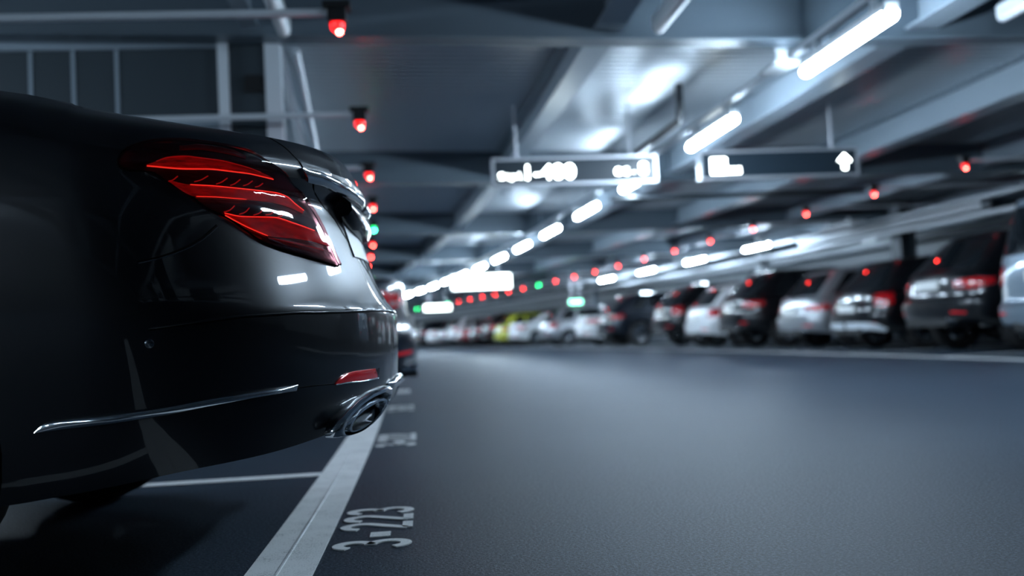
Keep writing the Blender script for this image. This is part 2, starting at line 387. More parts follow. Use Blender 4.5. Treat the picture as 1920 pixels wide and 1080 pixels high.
for k, q in enumerate((5.5, 9.5, 13.5, 17.5, 21.5)):  # hidden behind the saloon, added to brighten the left bay floor
    put_lamp(lamp0, -6.2, q, 2.654, 'unseen fill lamp added along the left wall beyond the black saloon, '+ORD[k]+' of that row', 'added fill lamps along the left wall')
for q, lb in ((-1.5, 'nearest'), (-5.5, 'second'), (-9.5, 'farthest')):  # out of frame, added to light the column posts from the camera side
    put_lamp(lamp0, -6.2, q, 2.654, 'unseen fill lamp added along the left wall behind the camera, '+lb, 'added fill lamps along the left wall')
for (x, q, lb) in ((-.95, 7.0, 'unlit lamp fitting at the top edge above the left column'), (2.05, 7.1, 'unlit lamp fitting at the top edge, centre of the picture'), (4.95, 6.95, 'unlit lamp fitting at the top right corner')):
    put_lamp(lamp_u, x, q, 2.98, lb, None)
# plate that carries the first lamp from the beam
hp = thing('lamp_bracket', 'pale steel hanger plate beside the far end of the nearest tube lamp', 'bracket', pol(3.24, 8.25, 2.73), K*8.25)
b_ = MB(); b_.box((-.05, -.02, .0), (.05, .0, .17)); b_.build('drop_plate', M['galv'], hp)
b_ = MB(); b_.box((-.16, -.25, -.025), (.05, .12, .0)); b_.build('shelf_plate', M['panel_light'], hp)

# ------------------------------------------------------------------ bay indicator lamps
def make_indicator(colour, bar, side):
    t = thing('bay_indicator_light', '', 'indicator light')
    b_ = MB(); b_.box((-.05, -.045, .025), (.05, .045, .13)); b_.box((-.075, -.06, .10), (.075, .06, .135)); b_.build('lamp_housing', M['black'], t)
    b_ = MB(); prof = [(.001, -.028), (.02, -.025), (.034, -.014), (.040, .0), (.04, .03)]
    b_.lathe(prof, Matrix(), 20); crisp(b_.build('lens', M[colour+'_dome'], t), 60)
    b_ = MB(); b_.lathe([(.001, -.056), (.011, -.053), (.0170, -.045), (.019, -.037), (.019, -.030)], Matrix.Translation((.010, -.010, .012)), 16); crisp(b_.build('bulb', M[colour+'_signal'], t), 60)
    if bar:
        b_ = MB(); b_.tube([(.045*side, 0, .085), (bar*side, 0, .085)], .024, 10); crisp(b_.build('support_bar', M['galv'], t))
    return t
protos = {}
def indicator(colour, x, q, z, bar, side, label, group):
    key = (colour, side)
    if key not in protos: protos[key] = o = make_indicator(colour, bar, side)
    else: o = copy_tree(protos[key])
    o.location = pol(x, q, z); o.rotation_euler = (0, 0, K*q); tag(o, label, 'indicator light', group)
for i in range(9):
    col = 'green' if i in (4,) else 'red'
    indicator(col, -.405, 5.48+2.5*i, 2.274, 4.2, -1, '%s indicator lamp on a bar over the left-hand bays, %s from the camera' % (col, ORD[i]), 'indicator lamps over the left-hand bays')
for i in range(22):
    col = 'green' if i in (11, 18, 21) else 'red'
    lb = '%s indicator lamp over the right-hand bays, ' % col + '%s from the right' % ORD[i]
    if i == 18: lb = 'green indicator lamp over the right-hand bays just right of the far lit sign'
    if i == 21: lb = 'green indicator lamp at the far end of the right-hand row'
    indicator(col, 7.698, 12.71+2.4727*i, 2.536, 2.6, 1, lb, 'indicator lamps over the right-hand bays')

# ------------------------------------------------------------------ hanging signs
def sign(x0, x1, q, z0, z1, label, rods):
    xc = (x0+x1)/2; t = thing('hanging_sign', label, 'sign', pol(xc, q, z0), K*q); w = (x1-x0)/2; h = z1-z0; fr = .028
    b_ = MB(); b_.box((-w, -.06, 0), (w, .06, fr)); b_.box((-w, -.06, h-fr), (w, .06, h)); b_.box((-w, -.06, fr), (-w+fr, .06, h-fr)); b_.box((w-fr, -.06, fr), (w, .06, h-fr)); b_.build('frame', M['alu'], t)
    b_ = MB(); b_.box((-w+fr, -.045, fr), (w-fr, .045, h-fr)); b_.build('face', M['sign_face'], t)
    for rx in rods:
        b_ = MB(); b_.tube([(rx-xc, 0, h), (rx-xc, 0, BZ+.45-z0)], .017, 8); b_.build('hanger_rod', M['alu'], t)
    return t, w, h
def sign_text(t, txt, cx, cz, wd_, ht):
    o = text_mesh('lettering', txt, .2, (wd_, ht), M['sign_lit'], t, .002); o.location = (cx, -.049, cz); o.rotation_euler = (PI/2, 0, 0); return o
t, w, h = sign(1.06, 3.12, 12, 2.335, 2.68, 'dark hanging sign with lit lettering 1-400, left of the two signs', (1.37, 2.80))
sign_text(t, 'Stpl.', -.80, .115, .30, .095); sign_text(t, '1-400', -.31, .165, .60, .175); sign_text(t, 'OG -', .62, .145, .25, .085); sign_text(t, '8', .855, .175, .10, .15)
t, w, h = sign(3.67, 5.76, 12, 2.34, 2.70, 'dark hanging sign with lit white square and upward arrow, right of the two signs', (5.43,))
b_ = MB(); b_.box((-.90, -.049, .07), (-.70, -.046, .27)); b_.build('pictogram', M['sign_lit'], t)
sign_text(t, 'aus', -.60, .11, .17, .08)
b_ = MB(); b_.add([(.86, -.05, .285), (.765, -.05, .185), (.83, -.05, .185), (.83, -.05, .085), (.89, -.05, .085), (.89, -.05, .185), (.955, -.05, .185)], [(0, 1, 2, 6), (2, 3, 4, 5), (2, 5, 6)]); b_.build('arrow', M['sign_lit'], t)
def lit_sign(x0, x1, q, z0, z1, m, name, label, rods=2):
    xc = (x0+x1)/2; t = thing(name, label, 'sign', pol(xc, q, z0), K*q); w = (x1-x0)/2; h = z1-z0
    b_ = MB(); b_.box((-w, -.05, 0), (w, .06, h)); b_.build('frame', M['alu'], t)
    b_ = MB(); b_.box((-w+.03, -.056, .03), (w-.03, -.0505, h-.03)); b_.build('lit_face', M[m], t)
    for k in range(rods):
        rx = (-.6+1.2*k)*w; b_ = MB(); b_.tube([(rx, 0, h), (rx, 0, BZ+.45-z0)], .02, 8); b_.build('hanger_rod', M['alu'], t)
lit_sign(2.84, 4.90, 33, 2.09, 2.61, 'sign_white', 'hanging_sign', 'large glowing white hanging sign far down the aisle')
lit_sign(4.3, 5.64, 48, 1.85, 2.17, 'sign_white', 'hanging_sign', 'small glowing white hanging sign at the far end of the aisle')
lit_sign(9.0, 9.6, 40, 1.65, 1.86, 'exit_green', 'exit_sign', 'small lit green sign above the far right-hand cars', 2)

# ------------------------------------------------------------------ column frame and bracing on the left
fr = thing('steel_column', 'pale twin-post steel column behind the boot of the black saloon', 'column', pol(0, 8.25, 0), K*8.25)
for (x0, x1) in ((-1.16, -1.03), (-1.535, -1.455)):
    b_ = MB(); b_.box((x0, -.05, 0), (x1, .05, 3.55)); b_.build('post', M['galv'], fr)
b_ = MB(); b_.box((-1.455, .01, 0), (-1.16, .04, 3.38)); b_.build('web_plate', M['panel_dark'], fr)
b_ = MB(); b_.box((-1.33, -.03, 2.62), (-1.19, .01, 2.76)); b_.build('junction_box', M['black'], fr)
pn = thing('suspended_panel', 'dark seamed panel in a pale frame left of the twin-post column', 'panel', pol(0, 8.3, 0), K*8.3)
b_ = MB(); b_.box((-6.9, .0, 2.40), (-1.535, .05, 3.02)); b_.build('infill_panel', M['panel_dark'], pn)
b_ = MB(); b_.box((-6.9, -.03, 2.35), (-1.535, .06, 2.40)); b_.build('bottom_rail', M['steel'], pn)
b_ = MB(); b_.box((-6.9, -.03, 3.01), (-1.535, .06, 3.07)); b_.build('top_rail', M['steel'], pn)
for x in (-2.35, -2.69, -3.02, -3.36, -3.7, -4.04, -4.4, -4.75):
    b_ = MB(); b_.box((x-.014, -.012, 2.40), (x+.014, .0, 3.01)); b_.build('seam_strip', M['steel'], pn)
br = thing('diagonal_brace', 'pair of sloping steel braces running down from the twin-post column', 'brace')
for dx in (0, .13):
    b_ = MB(); b_.tube([pol(-1.06+dx, 8.42, 3.02), pol(-1.06+dx, 15.4, 1.55)], .035, 8); b_.build('brace_bar', M['galv'], br)
# columns further on
def column(x, q, m, label, w=.26):
    b_ = MB(); Mx = Matrix.Translation(pol(x, q)) @ Matrix.Rotation(K*q, 4, 'Z')
    for (a, b) in (((-w/2, -w/2, 0), (-w/2+.03, w/2, BZ+.3)), ((w/2-.03, -w/2, 0), (w/2, w/2, BZ+.3)), ((-w/2, -.015, 0), (w/2, .015, BZ+.3))): b_.box(a, b, 0, Mx)
    tag(b_.build('steel_column', M[m]), label, 'column')
column(11.95, 21.37, 'steel_dark', 'dark steel column behind the black estate with the silver bumper', .40)
column(12.0, 28.78, 'panel_light', 'pale steel column behind the dark off-roader in the right-hand row', .3)
column(12.3, 45.85, 'steel', 'grey steel column far along the right-hand row')
column(-1.15, 15.7, 'galv', 'pale steel column at the foot of the sloping braces')
column(-1.25, 23.2, 'steel', 'steel column among the far left-hand bays')

# ------------------------------------------------------------------ pipes and ducts
def arcpipe(name, x, a, b, z, r, m, label, cat='pipe'):
    p_ = MB(); p_.tube([pol(x, q, z) for q in arange(a, b, 1.5)], r, 10); o = crisp(p_.build(name, M[m]), 40); tag(o, label, cat); return o
p_ = MB(); p_.tube([pol(x, 14.0, 2.42) for x in arange(3.0, 6.9, .4)], .035, 10); tag(crisp(p_.build('drain_pipe', M['pipe_dark'])), 'black pipe crossing the aisle behind the two hanging signs', 'pipe')
p_ = MB(); p_.tube([pol(3.14, 10.95, 3.30), pol(3.14, 10.95, 3.0), pol(3.14, 11.0, 2.89), pol(3.14, 12.9, 2.88)], .045, 10); tag(crisp(p_.build('drain_pipe', M['pipe_dark'])), 'black pipe dropping from the deck and running back above the signs', 'pipe')
arcpipe('cable_conduit', 11.4, 6, 80, 2.42, .05, 'galv', 'galvanised conduit running above the right-hand cars, lower of two', 'conduit')
arcpipe('cable_conduit', 11.0, 6, 80, 2.68, .04, 'galv', 'galvanised conduit running above the right-hand cars, upper of two', 'conduit')
for x_, z_, w_, lb in ((12.4, 2.62, .30, 'dark cable tray above the noses of the right-hand cars, nearer of two'), (13.1, 2.30, .34, 'dark cable tray against the pale fascia, farther of two')):
    tr = thing('cable_tray', lb, 'cable tray')
    p_ = MB(); p_.sweep([(-w_/2, 0), (w_/2, 0), (w_/2, .07), (w_/2-.01, .07), (w_/2-.01, .01), (-w_/2+.01, .01), (-w_/2+.01, .07), (-w_/2, .07)], x_, arange(15, 80, 1.5), z_); p_.build('tray', M['steel_dark'], tr)
    p_ = MB(); p_.sweep([(-w_/4, .012), (w_/4, .012), (w_/4, .05), (-w_/4, .05)], x_, arange(15, 80, 1.5), z_); p_.build('cables', M['black'], tr)
arcpipe('ventilation_duct', 11.3, 17.5, 25, 2.60, .12, 'galv', 'round galvanised duct above the noses of the right-hand cars', 'duct')
p_ = MB(); p_.tube([pol(12.4, 14.2, 2.75), pol(12.2, 13.8, 2.55), pol(12.0, 13.0, 2.38), pol(11.8, 12.2, 2.35), pol(11.6, 11.5, 2.5), pol(11.4, 11.1, 2.8)], .02, 8); tag(crisp(p_.build('hanging_cable', M['pipe_dark'])), 'loose black cable sagging beside the dark column on the right', 'cable')

# ------------------------------------------------------------------ cars
# ---- BODY-BEGIN
def interp(tab, x):
    if x <= tab[0][0]: return tab[0][1]
    for (a, b), (c, d) in zip(tab, tab[1:]):
        if x <= c: return b + (d - b) * (x - a) / (c - a)
    return tab[-1][1]

def sinterp(tab, x):
    """smooth (monotone-ish cubic) table lookup"""
    n = len(tab)
    if x <= tab[0][0]: return tab[0][1]
    if x >= tab[-1][0]: return tab[-1][1]
    i = 0
    while tab[i + 1][0] < x: i += 1
    def slope(j):
        if j == 0 or j == n - 1: return None
        h0 = tab[j][0] - tab[j-1][0]; h1 = tab[j+1][0] - tab[j][0]
        d0 = (tab[j][1] - tab[j-1][1]) / h0; d1 = (tab[j+1][1] - tab[j][1]) / h1
        if d0 * d1 <= 0: return 0.0
        w0 = 2 * h1 + h0; w1 = h1 + 2 * h0
        return (w0 + w1) / (w0 / d0 + w1 / d1)
    (a, b), (c, d) = tab[i], tab[i+1]
    hh = c - a; dl = (d - b) / hh
    m0, m1 = slope(i), slope(i+1)
    if m0 is None: m0 = dl
    if m1 is None: m1 = dl
    s = (x - a) / hh
    return (b*(1+2*s)*(1-s)**2 + hh*m0*s*(1-s)**2 + d*s*s*(3-2*s) - hh*m1*s*s*(1-s))

def body_point(S, q, t):
    """q 0..1 rear corner, 1..2 flank, 2..3 front corner; t 0 sill .. 1 shoulder. Returns (u from tail, v, z)."""
    L = S['L']; Lc = S['Lc']; Lf = S['Lf']; n = S['n']; nf = S['nf']
    u0, u1 = S['u0'] + Lc, L - S['u0'] - Lf
    if q <= 1:
        a = q * math.pi / 2; fs = math.sin(a) ** (2/n); fc = max(0.0, math.cos(a)) ** (2/n)
        un = S['u0'] + Lc * (1 - fc); vf = fs
    elif q <= 2:
        un = u0 + (u1 - u0) * (q - 1); vf = 1.0
    else:
        a = (3 - q) * math.pi / 2; fs = max(0.0, math.sin(a)) ** (2/nf); fc = max(0.0, math.cos(a)) ** (2/nf)
        un = L - S['u0'] - Lf * (1 - fc); vf = fs
    zb = sinterp(S['zb'], un); zt = sinterp(S['zt'], un)
    lid = S['lid'] * (1 - vf * vf) * (max(0.0, 1 - un / 1.1) if un < L/2 else 0)
    zt += lid
    z = zb + (zt - zb) * t
    u = un
    if q <= 1:
        T = sinterp(S['T'], (z - lid * t) if S.get('Tl') else z)
        wgt = 1.0
        if S.get('blend'): wgt = max(0.0, 1 - q) ** 0.35 if q > 0 else 1.0
        u = un - S['u0'] + T * wgt + S['Tf'] * (1 - wgt)
    elif q <= 2:
        r = q - 1
        if r < 0.25: u = un + (S['Tf'] - S['u0']) * (1 - r / 0.25) if S.get('blend') else un
    if q >= 2:
        F = sinterp(S['F'], z); u = un + S['u0'] - F
    w = sinterp(S['wt'], t) * sinterp(S['wu'], un)
    if S.get('pinch') and z > S['pinch'][0]:
        w -= S['pinch'][1] * min(1, (z - S['pinch'][0]) / 0.12)
    return u, vf * w, z

SCLASS = dict(L=5.12, Lc=.56, Lf=.75, n=2.25, nf=2.3, u0=.10, Tf=.10, lid=.06, blend=True,
  zb=[(.1,.35),(.2,.313),(.3,.293),(.45,.278),(.6,.257),(.75,.238),(.95,.222),(1.3,.21),(4.0,.2),(4.6,.22),(5.02,.25)],
  zt=[(.1,1.012),(.25,1.032),(.4,1.05),(.6,1.084),(.8,1.128),(1.05,1.155),(1.7,1.14),(2.4,1.05),(3.3,.99),(4.1,.93),(4.6,.85),(5.02,.74)],
  T=[(.25,.09),(.33,.05),(.37,.02),(.40,.006),(.46,.004),(.5,.001),(.58,.0),(.622,.001),(.636,.012),(.66,.030),(.72,.062),(.8,.09),(.87,.112),(.905,.125),(.93,.115),(.955,.087),(.985,.083),(1.01,.098),(1.035,.108),(1.055,.122),(1.08,.145)],
  F=[(.2,.12),(.35,.04),(.5,.0),(.62,.03),(.75,.14),(.9,.3)],
  wt=[(0,.945),(.06,.96),(.2,.975),(.4,.99),(.55,.995),(.75,.99),(.86,.972),(.93,.945),(.97,.915),(1.0,.875)],
  wu=[(.1,.90),(.5,.925),(.9,.94),(1.6,.955),(3.6,.95),(4.4,.93),(5.02,.88)])
# ---- BODY-END


def top_z(S, u): return sinterp(S['zs'], u)
def build_body(S, NQ=(26, 30, 20), NT=26, NSP=5):
    """closed body shell in car space: x = u (forward from the tail), y = v (left flank +), z"""
    qs = []
    for k in range(3): qs += [k + i/NQ[k] for i in range(NQ[k])]
    qs.append(3.0)
    ts = S.get('rows') or [i/(NT-1) for i in range(NT)]
    loopq = [(q, 1) for q in qs] + [(q, -1) for q in reversed(qs[1:-1])]
    n = len(loopq); verts = []; faces = []; rows = []
    def spine(u): return min(max(u, S.get('ua', .35)), S['L']-S.get('ub', .5))
    def add_row(pts): rows.append(list(range(len(verts), len(verts)+n))); verts.extend(pts)
    cache = {}
    for t in ts:
        row = []
        for q, sg in loopq:
            if (q, t) not in cache: cache[(q, t)] = body_point(S, q, t)
            u, v, z = cache[(q, t)]; row.append(Vector((u, v*sg, z)))
        add_row(row)
    base = [verts[i].copy() for i in rows[-1]]
    for k in range(1, NSP+1):
        s = k/NSP; row = []
        for p in base:
            us = spine(p.x); zs = top_z(S, us); e = 1-(1-s)**2
            row.append(Vector((p.x+(us-p.x)*s, p.y*(1-s), p.z+(zs-p.z)*e)))
        add_row(row)
    bot = [verts[i].copy() for i in rows[0]]; brows = [rows[0]]
    for k in (1, 2):
        s = k/2; idx = list(range(len(verts), len(verts)+n)); brows.append(idx)
        for p in bot:
            us = spine(p.x); verts.append(Vector((p.x+(us-p.x)*s, p.y*(1-s), p.z+.015*s)))
    for a, b in zip(rows, rows[1:]):
        for i in range(n): faces.append((a[i], a[(i+1) % n], b[(i+1) % n], b[i]))
    for a, b in zip(brows, brows[1:]):
        for i in range(n): faces.append((a[i], b[i], b[(i+1) % n], a[(i+1) % n]))
    return verts, faces
def clean(me, recalc=True):
    b = bmesh.new(); b.from_mesh(me); bmesh.ops.remove_doubles(b, verts=b.verts, dist=.0006)
    bmesh.ops.dissolve_degenerate(b, edges=b.edges, dist=.0002)
    if recalc: bmesh.ops.recalc_face_normals(b, faces=b.faces)
    b.to_mesh(me); b.free()
def cut_arches(o, S):
    mb = MB()
    for u in S['axles']:
        for sg in (1, -1):
            Mx = Matrix.Translation((u, sg*.55, S['wr'])) @ Matrix.Rotation(-PI/2*sg, 4, 'X')
            mb.lathe([(.0005, 0), (S['wr']+.035, 0), (S['wr']+.035, .6), (.0005, .6)], Mx, 40)
    c = mb.build('cutter', M['black']); clean(c.data)
    m = o.modifiers.new('b', 'BOOLEAN'); m.operation = 'DIFFERENCE'; m.object = c; m.solver = 'EXACT'
    bpy.context.view_layer.update()
    me = bpy.data.meshes.new_from_object(o.evaluated_get(bpy.context.evaluated_depsgraph_get()))
    o.modifiers.clear(); o.data = me; bpy.data.objects.remove(c)
def greenhouse(S, root, paint_m, NQ=(16, 22, 16), NR=10):
    G = S['G']; qs = []
    for k in range(3): qs += [k + i/NQ[k] for i in range(NQ[k])]
    qs.append(3.0); loopq = [(q, 1) for q in qs] + [(q, -1) for q in reversed(qs[1:-1])]; n = len(loopq)
    def plan(q, r):
        e = r
        ur = G['ur0'] + (G['ur1']-G['ur0'])*e**G.get('pr', 1.0); uf = G['uf0'] + (G['uf1']-G['uf0'])*e
        w = G['w0'] + (G['w1']-G['w0'])*(e**1.35); Lc_ = G.get('Lc', .55); n_ = G.get('n', 2.6)
        if q <= 1:
            a = q*PI/2; return ur + Lc_*(1-max(0, math.cos(a))**(2/n_)), w*math.sin(a)**(2/n_)
        if q <= 2: return ur+Lc_ + (uf-ur-2*Lc_)*(q-1), w
        a = (3-q)*PI/2; return uf - Lc_*(1-max(0, math.cos(a))**(2/n_)), w*max(0, math.sin(a))**(2/n_)
    verts = []; rows = []; rs = [i/NR for i in range(NR+1)]
    for r in rs:
        rows.append(list(range(len(verts), len(verts)+n)))
        for q, sg in loopq:
            u, v = plan(q, r); zb_ = sinterp(G['zb'], u) - .012; ztop = sinterp(G['zr'], u)
            verts.append(Vector((u, v*sg, zb_ + (ztop-zb_)*(1-(1-r)**1.08))))
    base = [verts[i].copy() for i in rows[-1]]; um = (G['ur1']+G['uf1'])/2
    for k in (1, 2, 3, 4):
        s = k/4; rows.append(list(range(len(verts), len(verts)+n)))
        for p in base:
            us = min(max(p.x, G['ur1']+.45), G['uf1']-.45); e = 1-(1-s)**2
            verts.append(Vector((p.x+(us-p.x)*s, p.y*(1-s), p.z + G.get('crown', .05)*e)))
    fr_, fg = [], []
    for j, (a, b) in enumerate(zip(rows, rows[1:])):
        for i in range(n):
            q = (loopq[i][0]+loopq[(i+1) % n][0])/2
            f = (a[i], a[(i+1) % n], b[(i+1) % n], b[i])
            r = (j+.5)/NR
            glass = j < NR-1 and j >= 1 and (q < G['q_rear'] or any(lo < q < hi for lo, hi in G['sides']) or q > G['q_front'])
            (fg if glass else fr_).append(f)
    def sub(name, fs, m):
        used = sorted({i for f in fs for i in f}); mp = {i: k for k, i in enumerate(used)}
        o = obj(name, [verts[i] for i in used], [tuple(mp[i] for i in f) for f in fs], m, root); clean(o.data, name == 'roof'); return crisp(o, 50)
    ro = sub('roof', fr_, paint_m); wi = sub('windows', fg, M['glass'])
    return ro, wi
def make_wheel(root, u, sg, S, spokes=5, twin=True, rim_m='chrome_dark'):
    r = S['wr']; w = .235; y = sg*(S['track'] - .0)
    Mx = Matrix.Translation((u, y, r)) @ Matrix.Rotation(-PI/2*sg, 4, 'X')
    t = MB(); t.lathe([(r*.66, -w/2+.01), (r*.70, -w/2), (r*.93, -w/2+.005), (r*.985, -w/2+.03), (r, -w/2+.06), (r, w/2-.06), (r*.985, w/2-.03), (r*.93, w/2-.005), (r*.70, w/2), (r*.66, w/2-.01)], Mx, 40, closed=True)
    ty = crisp(t.build('wheel', M['rubber'], root), 50)
    d = MB(); d.lathe([(r*.68, -.08), (r*.68, w/2-.008), (r*.65, w/2-.004), (r*.62, w/2-.02), (r*.62, -.06)], Mx, 36)
    d.lathe([(.001, w/2-.03), (r*.13, w/2-.035), (r*.17, w/2-.06), (r*.17, -.05)], Mx, 20)
    for k in range(spokes):
        a0 = 2*PI*k/spokes
        for da in ((-.16, .16) if twin else (0,)):
            R_ = Matrix.Rotation(a0, 4, 'Z'); hw = .016 if twin else .03
            x0, x1 = r*.12, r*.64
            y0, y1 = da*r*.35, da*r*1.25
            v = [Vector((x0, y0-hw, w/2-.07)), Vector((x0, y0+hw, w/2-.07)), Vector((x1, y1+hw, w/2-.045)), Vector((x1, y1-hw, w/2-.045)),
                 Vector((x0, y0-hw, w/2-.035)), Vector((x0, y0+hw, w/2-.035)), Vector((x1, y1+hw, w/2-.012)), Vector((x1, y1-hw, w/2-.012))]
            d.add([Mx @ (R_ @ q) for q in v], [(0,3,2,1),(4,5,6,7),(0,1,5,4),(1,2,6,5),(2,3,7,6),(3,0,4,7)])
    crisp(d.build('rim', M[rim_m], ty), 40)
    k_ = MB(); k_.lathe([(.001, -.04), (r*.5, -.04), (r*.5, -.02), (.001, -.02)], Mx, 24); k_.build('brake_disc', M['steel_dark'], ty)
def resample(pts, n, smooth=True):
    if len(pts) == 1: return [pts[0]]*n
    d = [0.0]
    for a, b in zip(pts, pts[1:]): d.append(d[-1] + math.hypot((b[0]-a[0])*.8, b[1]-a[1])+1e-9)
    out = []
    for i in range(n):
        s = d[-1]*i/(n-1)
        if smooth and len(pts) > 2: out.append((sinterp(list(zip(d, [p[0] for p in pts])), s), sinterp(list(zip(d, [p[1] for p in pts])), s)))
        else: out.append((interp(list(zip(d, [p[0] for p in pts])), s), interp(list(zip(d, [p[1] for p in pts])), s)))
    return out
def surf(S, q, t, off=0.0, sg=1):
    e = .004; q = max(q, e*1.01)
    p = Vector(body_point(S, q, t)); a = Vector(body_point(S, q+e, t)) - Vector(body_point(S, q-e, t))
    b = Vector(body_point(S, q, t+.004)) - Vector(body_point(S, q, t-.004)); nn = a.cross(b)
    if nn.length > 1e-9: nn.normalize()
    ctr = Vector((S['L']/2, 0, p.z))
    if nn.dot(p-ctr) < 0: nn = -nn
    p = p + nn*off
    return Vector((p.x, p.y*sg, p.z))
def patch(name, S, up_, lo_, off, m, root, sg=1, n=40, k=10, thick=.0, bulge=0.0):
    A, B = resample(up_, n), resample(lo_, n); v = []; f = []
    for i in range(n):
        for j in range(k+1):
            e = j/k; q = A[i][0]+(B[i][0]-A[i][0])*e; t = A[i][1]+(B[i][1]-A[i][1])*e
            s_ = i/(n-1); bl = bulge*(4*e*(1-e))**.5*min(1, 8*s_*(1-s_)+.0)
            v.append(surf(S, q, t, off+bl, sg))
    for i in range(n-1):
        for j in range(k): a = i*(k+1)+j; f.append((a, a+1, a+k+2, a+k+1) if sg > 0 else (a, a+k+1, a+k+2, a+1))
    if thick:   # skirt back to the body
        rim = [i*(k+1) for i in range(n)] + [(n-1)*(k+1)+j for j in range(1, k+1)] + [i*(k+1)+k for i in range(n-2, -1, -1)] + [j for j in range(k-1, 0, -1)]
        b0 = len(v); allq = []
        for r_ in rim:
            i, j = divmod(r_, k+1); e = j/k
            v.append(surf(S, A[i][0]+(B[i][0]-A[i][0])*e, A[i][1]+(B[i][1]-A[i][1])*e, -thick, sg))
        for a in range(len(rim)):
            b = (a+1) % len(rim); f.append((rim[a], rim[b], b0+b, b0+a))
    o = obj(name, v, f, m, root); 
    b_ = bmesh.new(); b_.from_mesh(o.data); bmesh.ops.recalc_face_normals(b_, faces=b_.faces); b_.to_mesh(o.data); b_.free()
    return crisp(o, 50)
def seam(name, S, pts, r, m, root, sg=1, off=0.0, n=40):
    P = [surf(S, q, t, off, sg) for q, t in resample(pts, n)]; mb = MB(); mb.tube(P, r, 6); return crisp(mb.build(name, m, root), 80)
def ring(name, S, curves, m, root, sg=1, close=None):
    """curves: list of (closed list of (q,t), offset) lofted one to the next"""
    n = 60; v = []; f = []
    for pts, off in curves:
        cl = resample(pts+[pts[0]], n+1, False)[:-1]
        if callable(off): v += [off(q, t) for q, t in cl]
        else: v += [surf(S, q, t, off, sg) for q, t in cl]
    for i in range(len(curves)-1):
        for k in range(n): f.append((i*n+k, i*n+(k+1) % n, (i+1)*n+(k+1) % n, (i+1)*n+k))
    if close == 'last': f.append(tuple((len(curves)-1)*n+k for k in range(n)))
    o = obj(name, v, f, m, root); b_ = bmesh.new(); b_.from_mesh(o.data); bmesh.ops.recalc_face_normals(b_, faces=b_.faces); b_.to_mesh(o.data); b_.free()
    return crisp(o, 60)

SCLASS.update(zs=[(.3,1.085),(.8,1.13),(1.1,1.16),(1.7,1.13),(3.3,1.06),(4.2,1.0),(4.7,.9)], axles=(1.17, 4.205), wr=.345, track=.80, ua=.34, ub=.5,
  rows=[0,.02,.05,.09,.13,.17,.21,.25,.29,.33,.36,.375,.385,.395,.405,.415,.43,.45,.48,.51,.55,.6,.65,.7,.74,.78,.8,.82,.84,.86,.88,.90,.92,.94,.955,.97,.982,.992,1.0],
  G=dict(ur0=.56, ur1=1.80, uf0=3.75, uf1=2.70, w0=.80, w1=.56, Lc=.5, n=2.5, zb=[(.4,1.06),(.6,1.075),(.9,1.135),(1.2,1.145),(1.8,1.11),(2.4,1.06),(3.3,1.02),(3.8,1.01)], zr=[(1.3,1.40),(1.8,1.445),(2.4,1.455),(2.8,1.42)],
         q_rear=.50, sides=[(1.10,1.42),(1.46,1.86)], q_front=2.35, pr=.92))

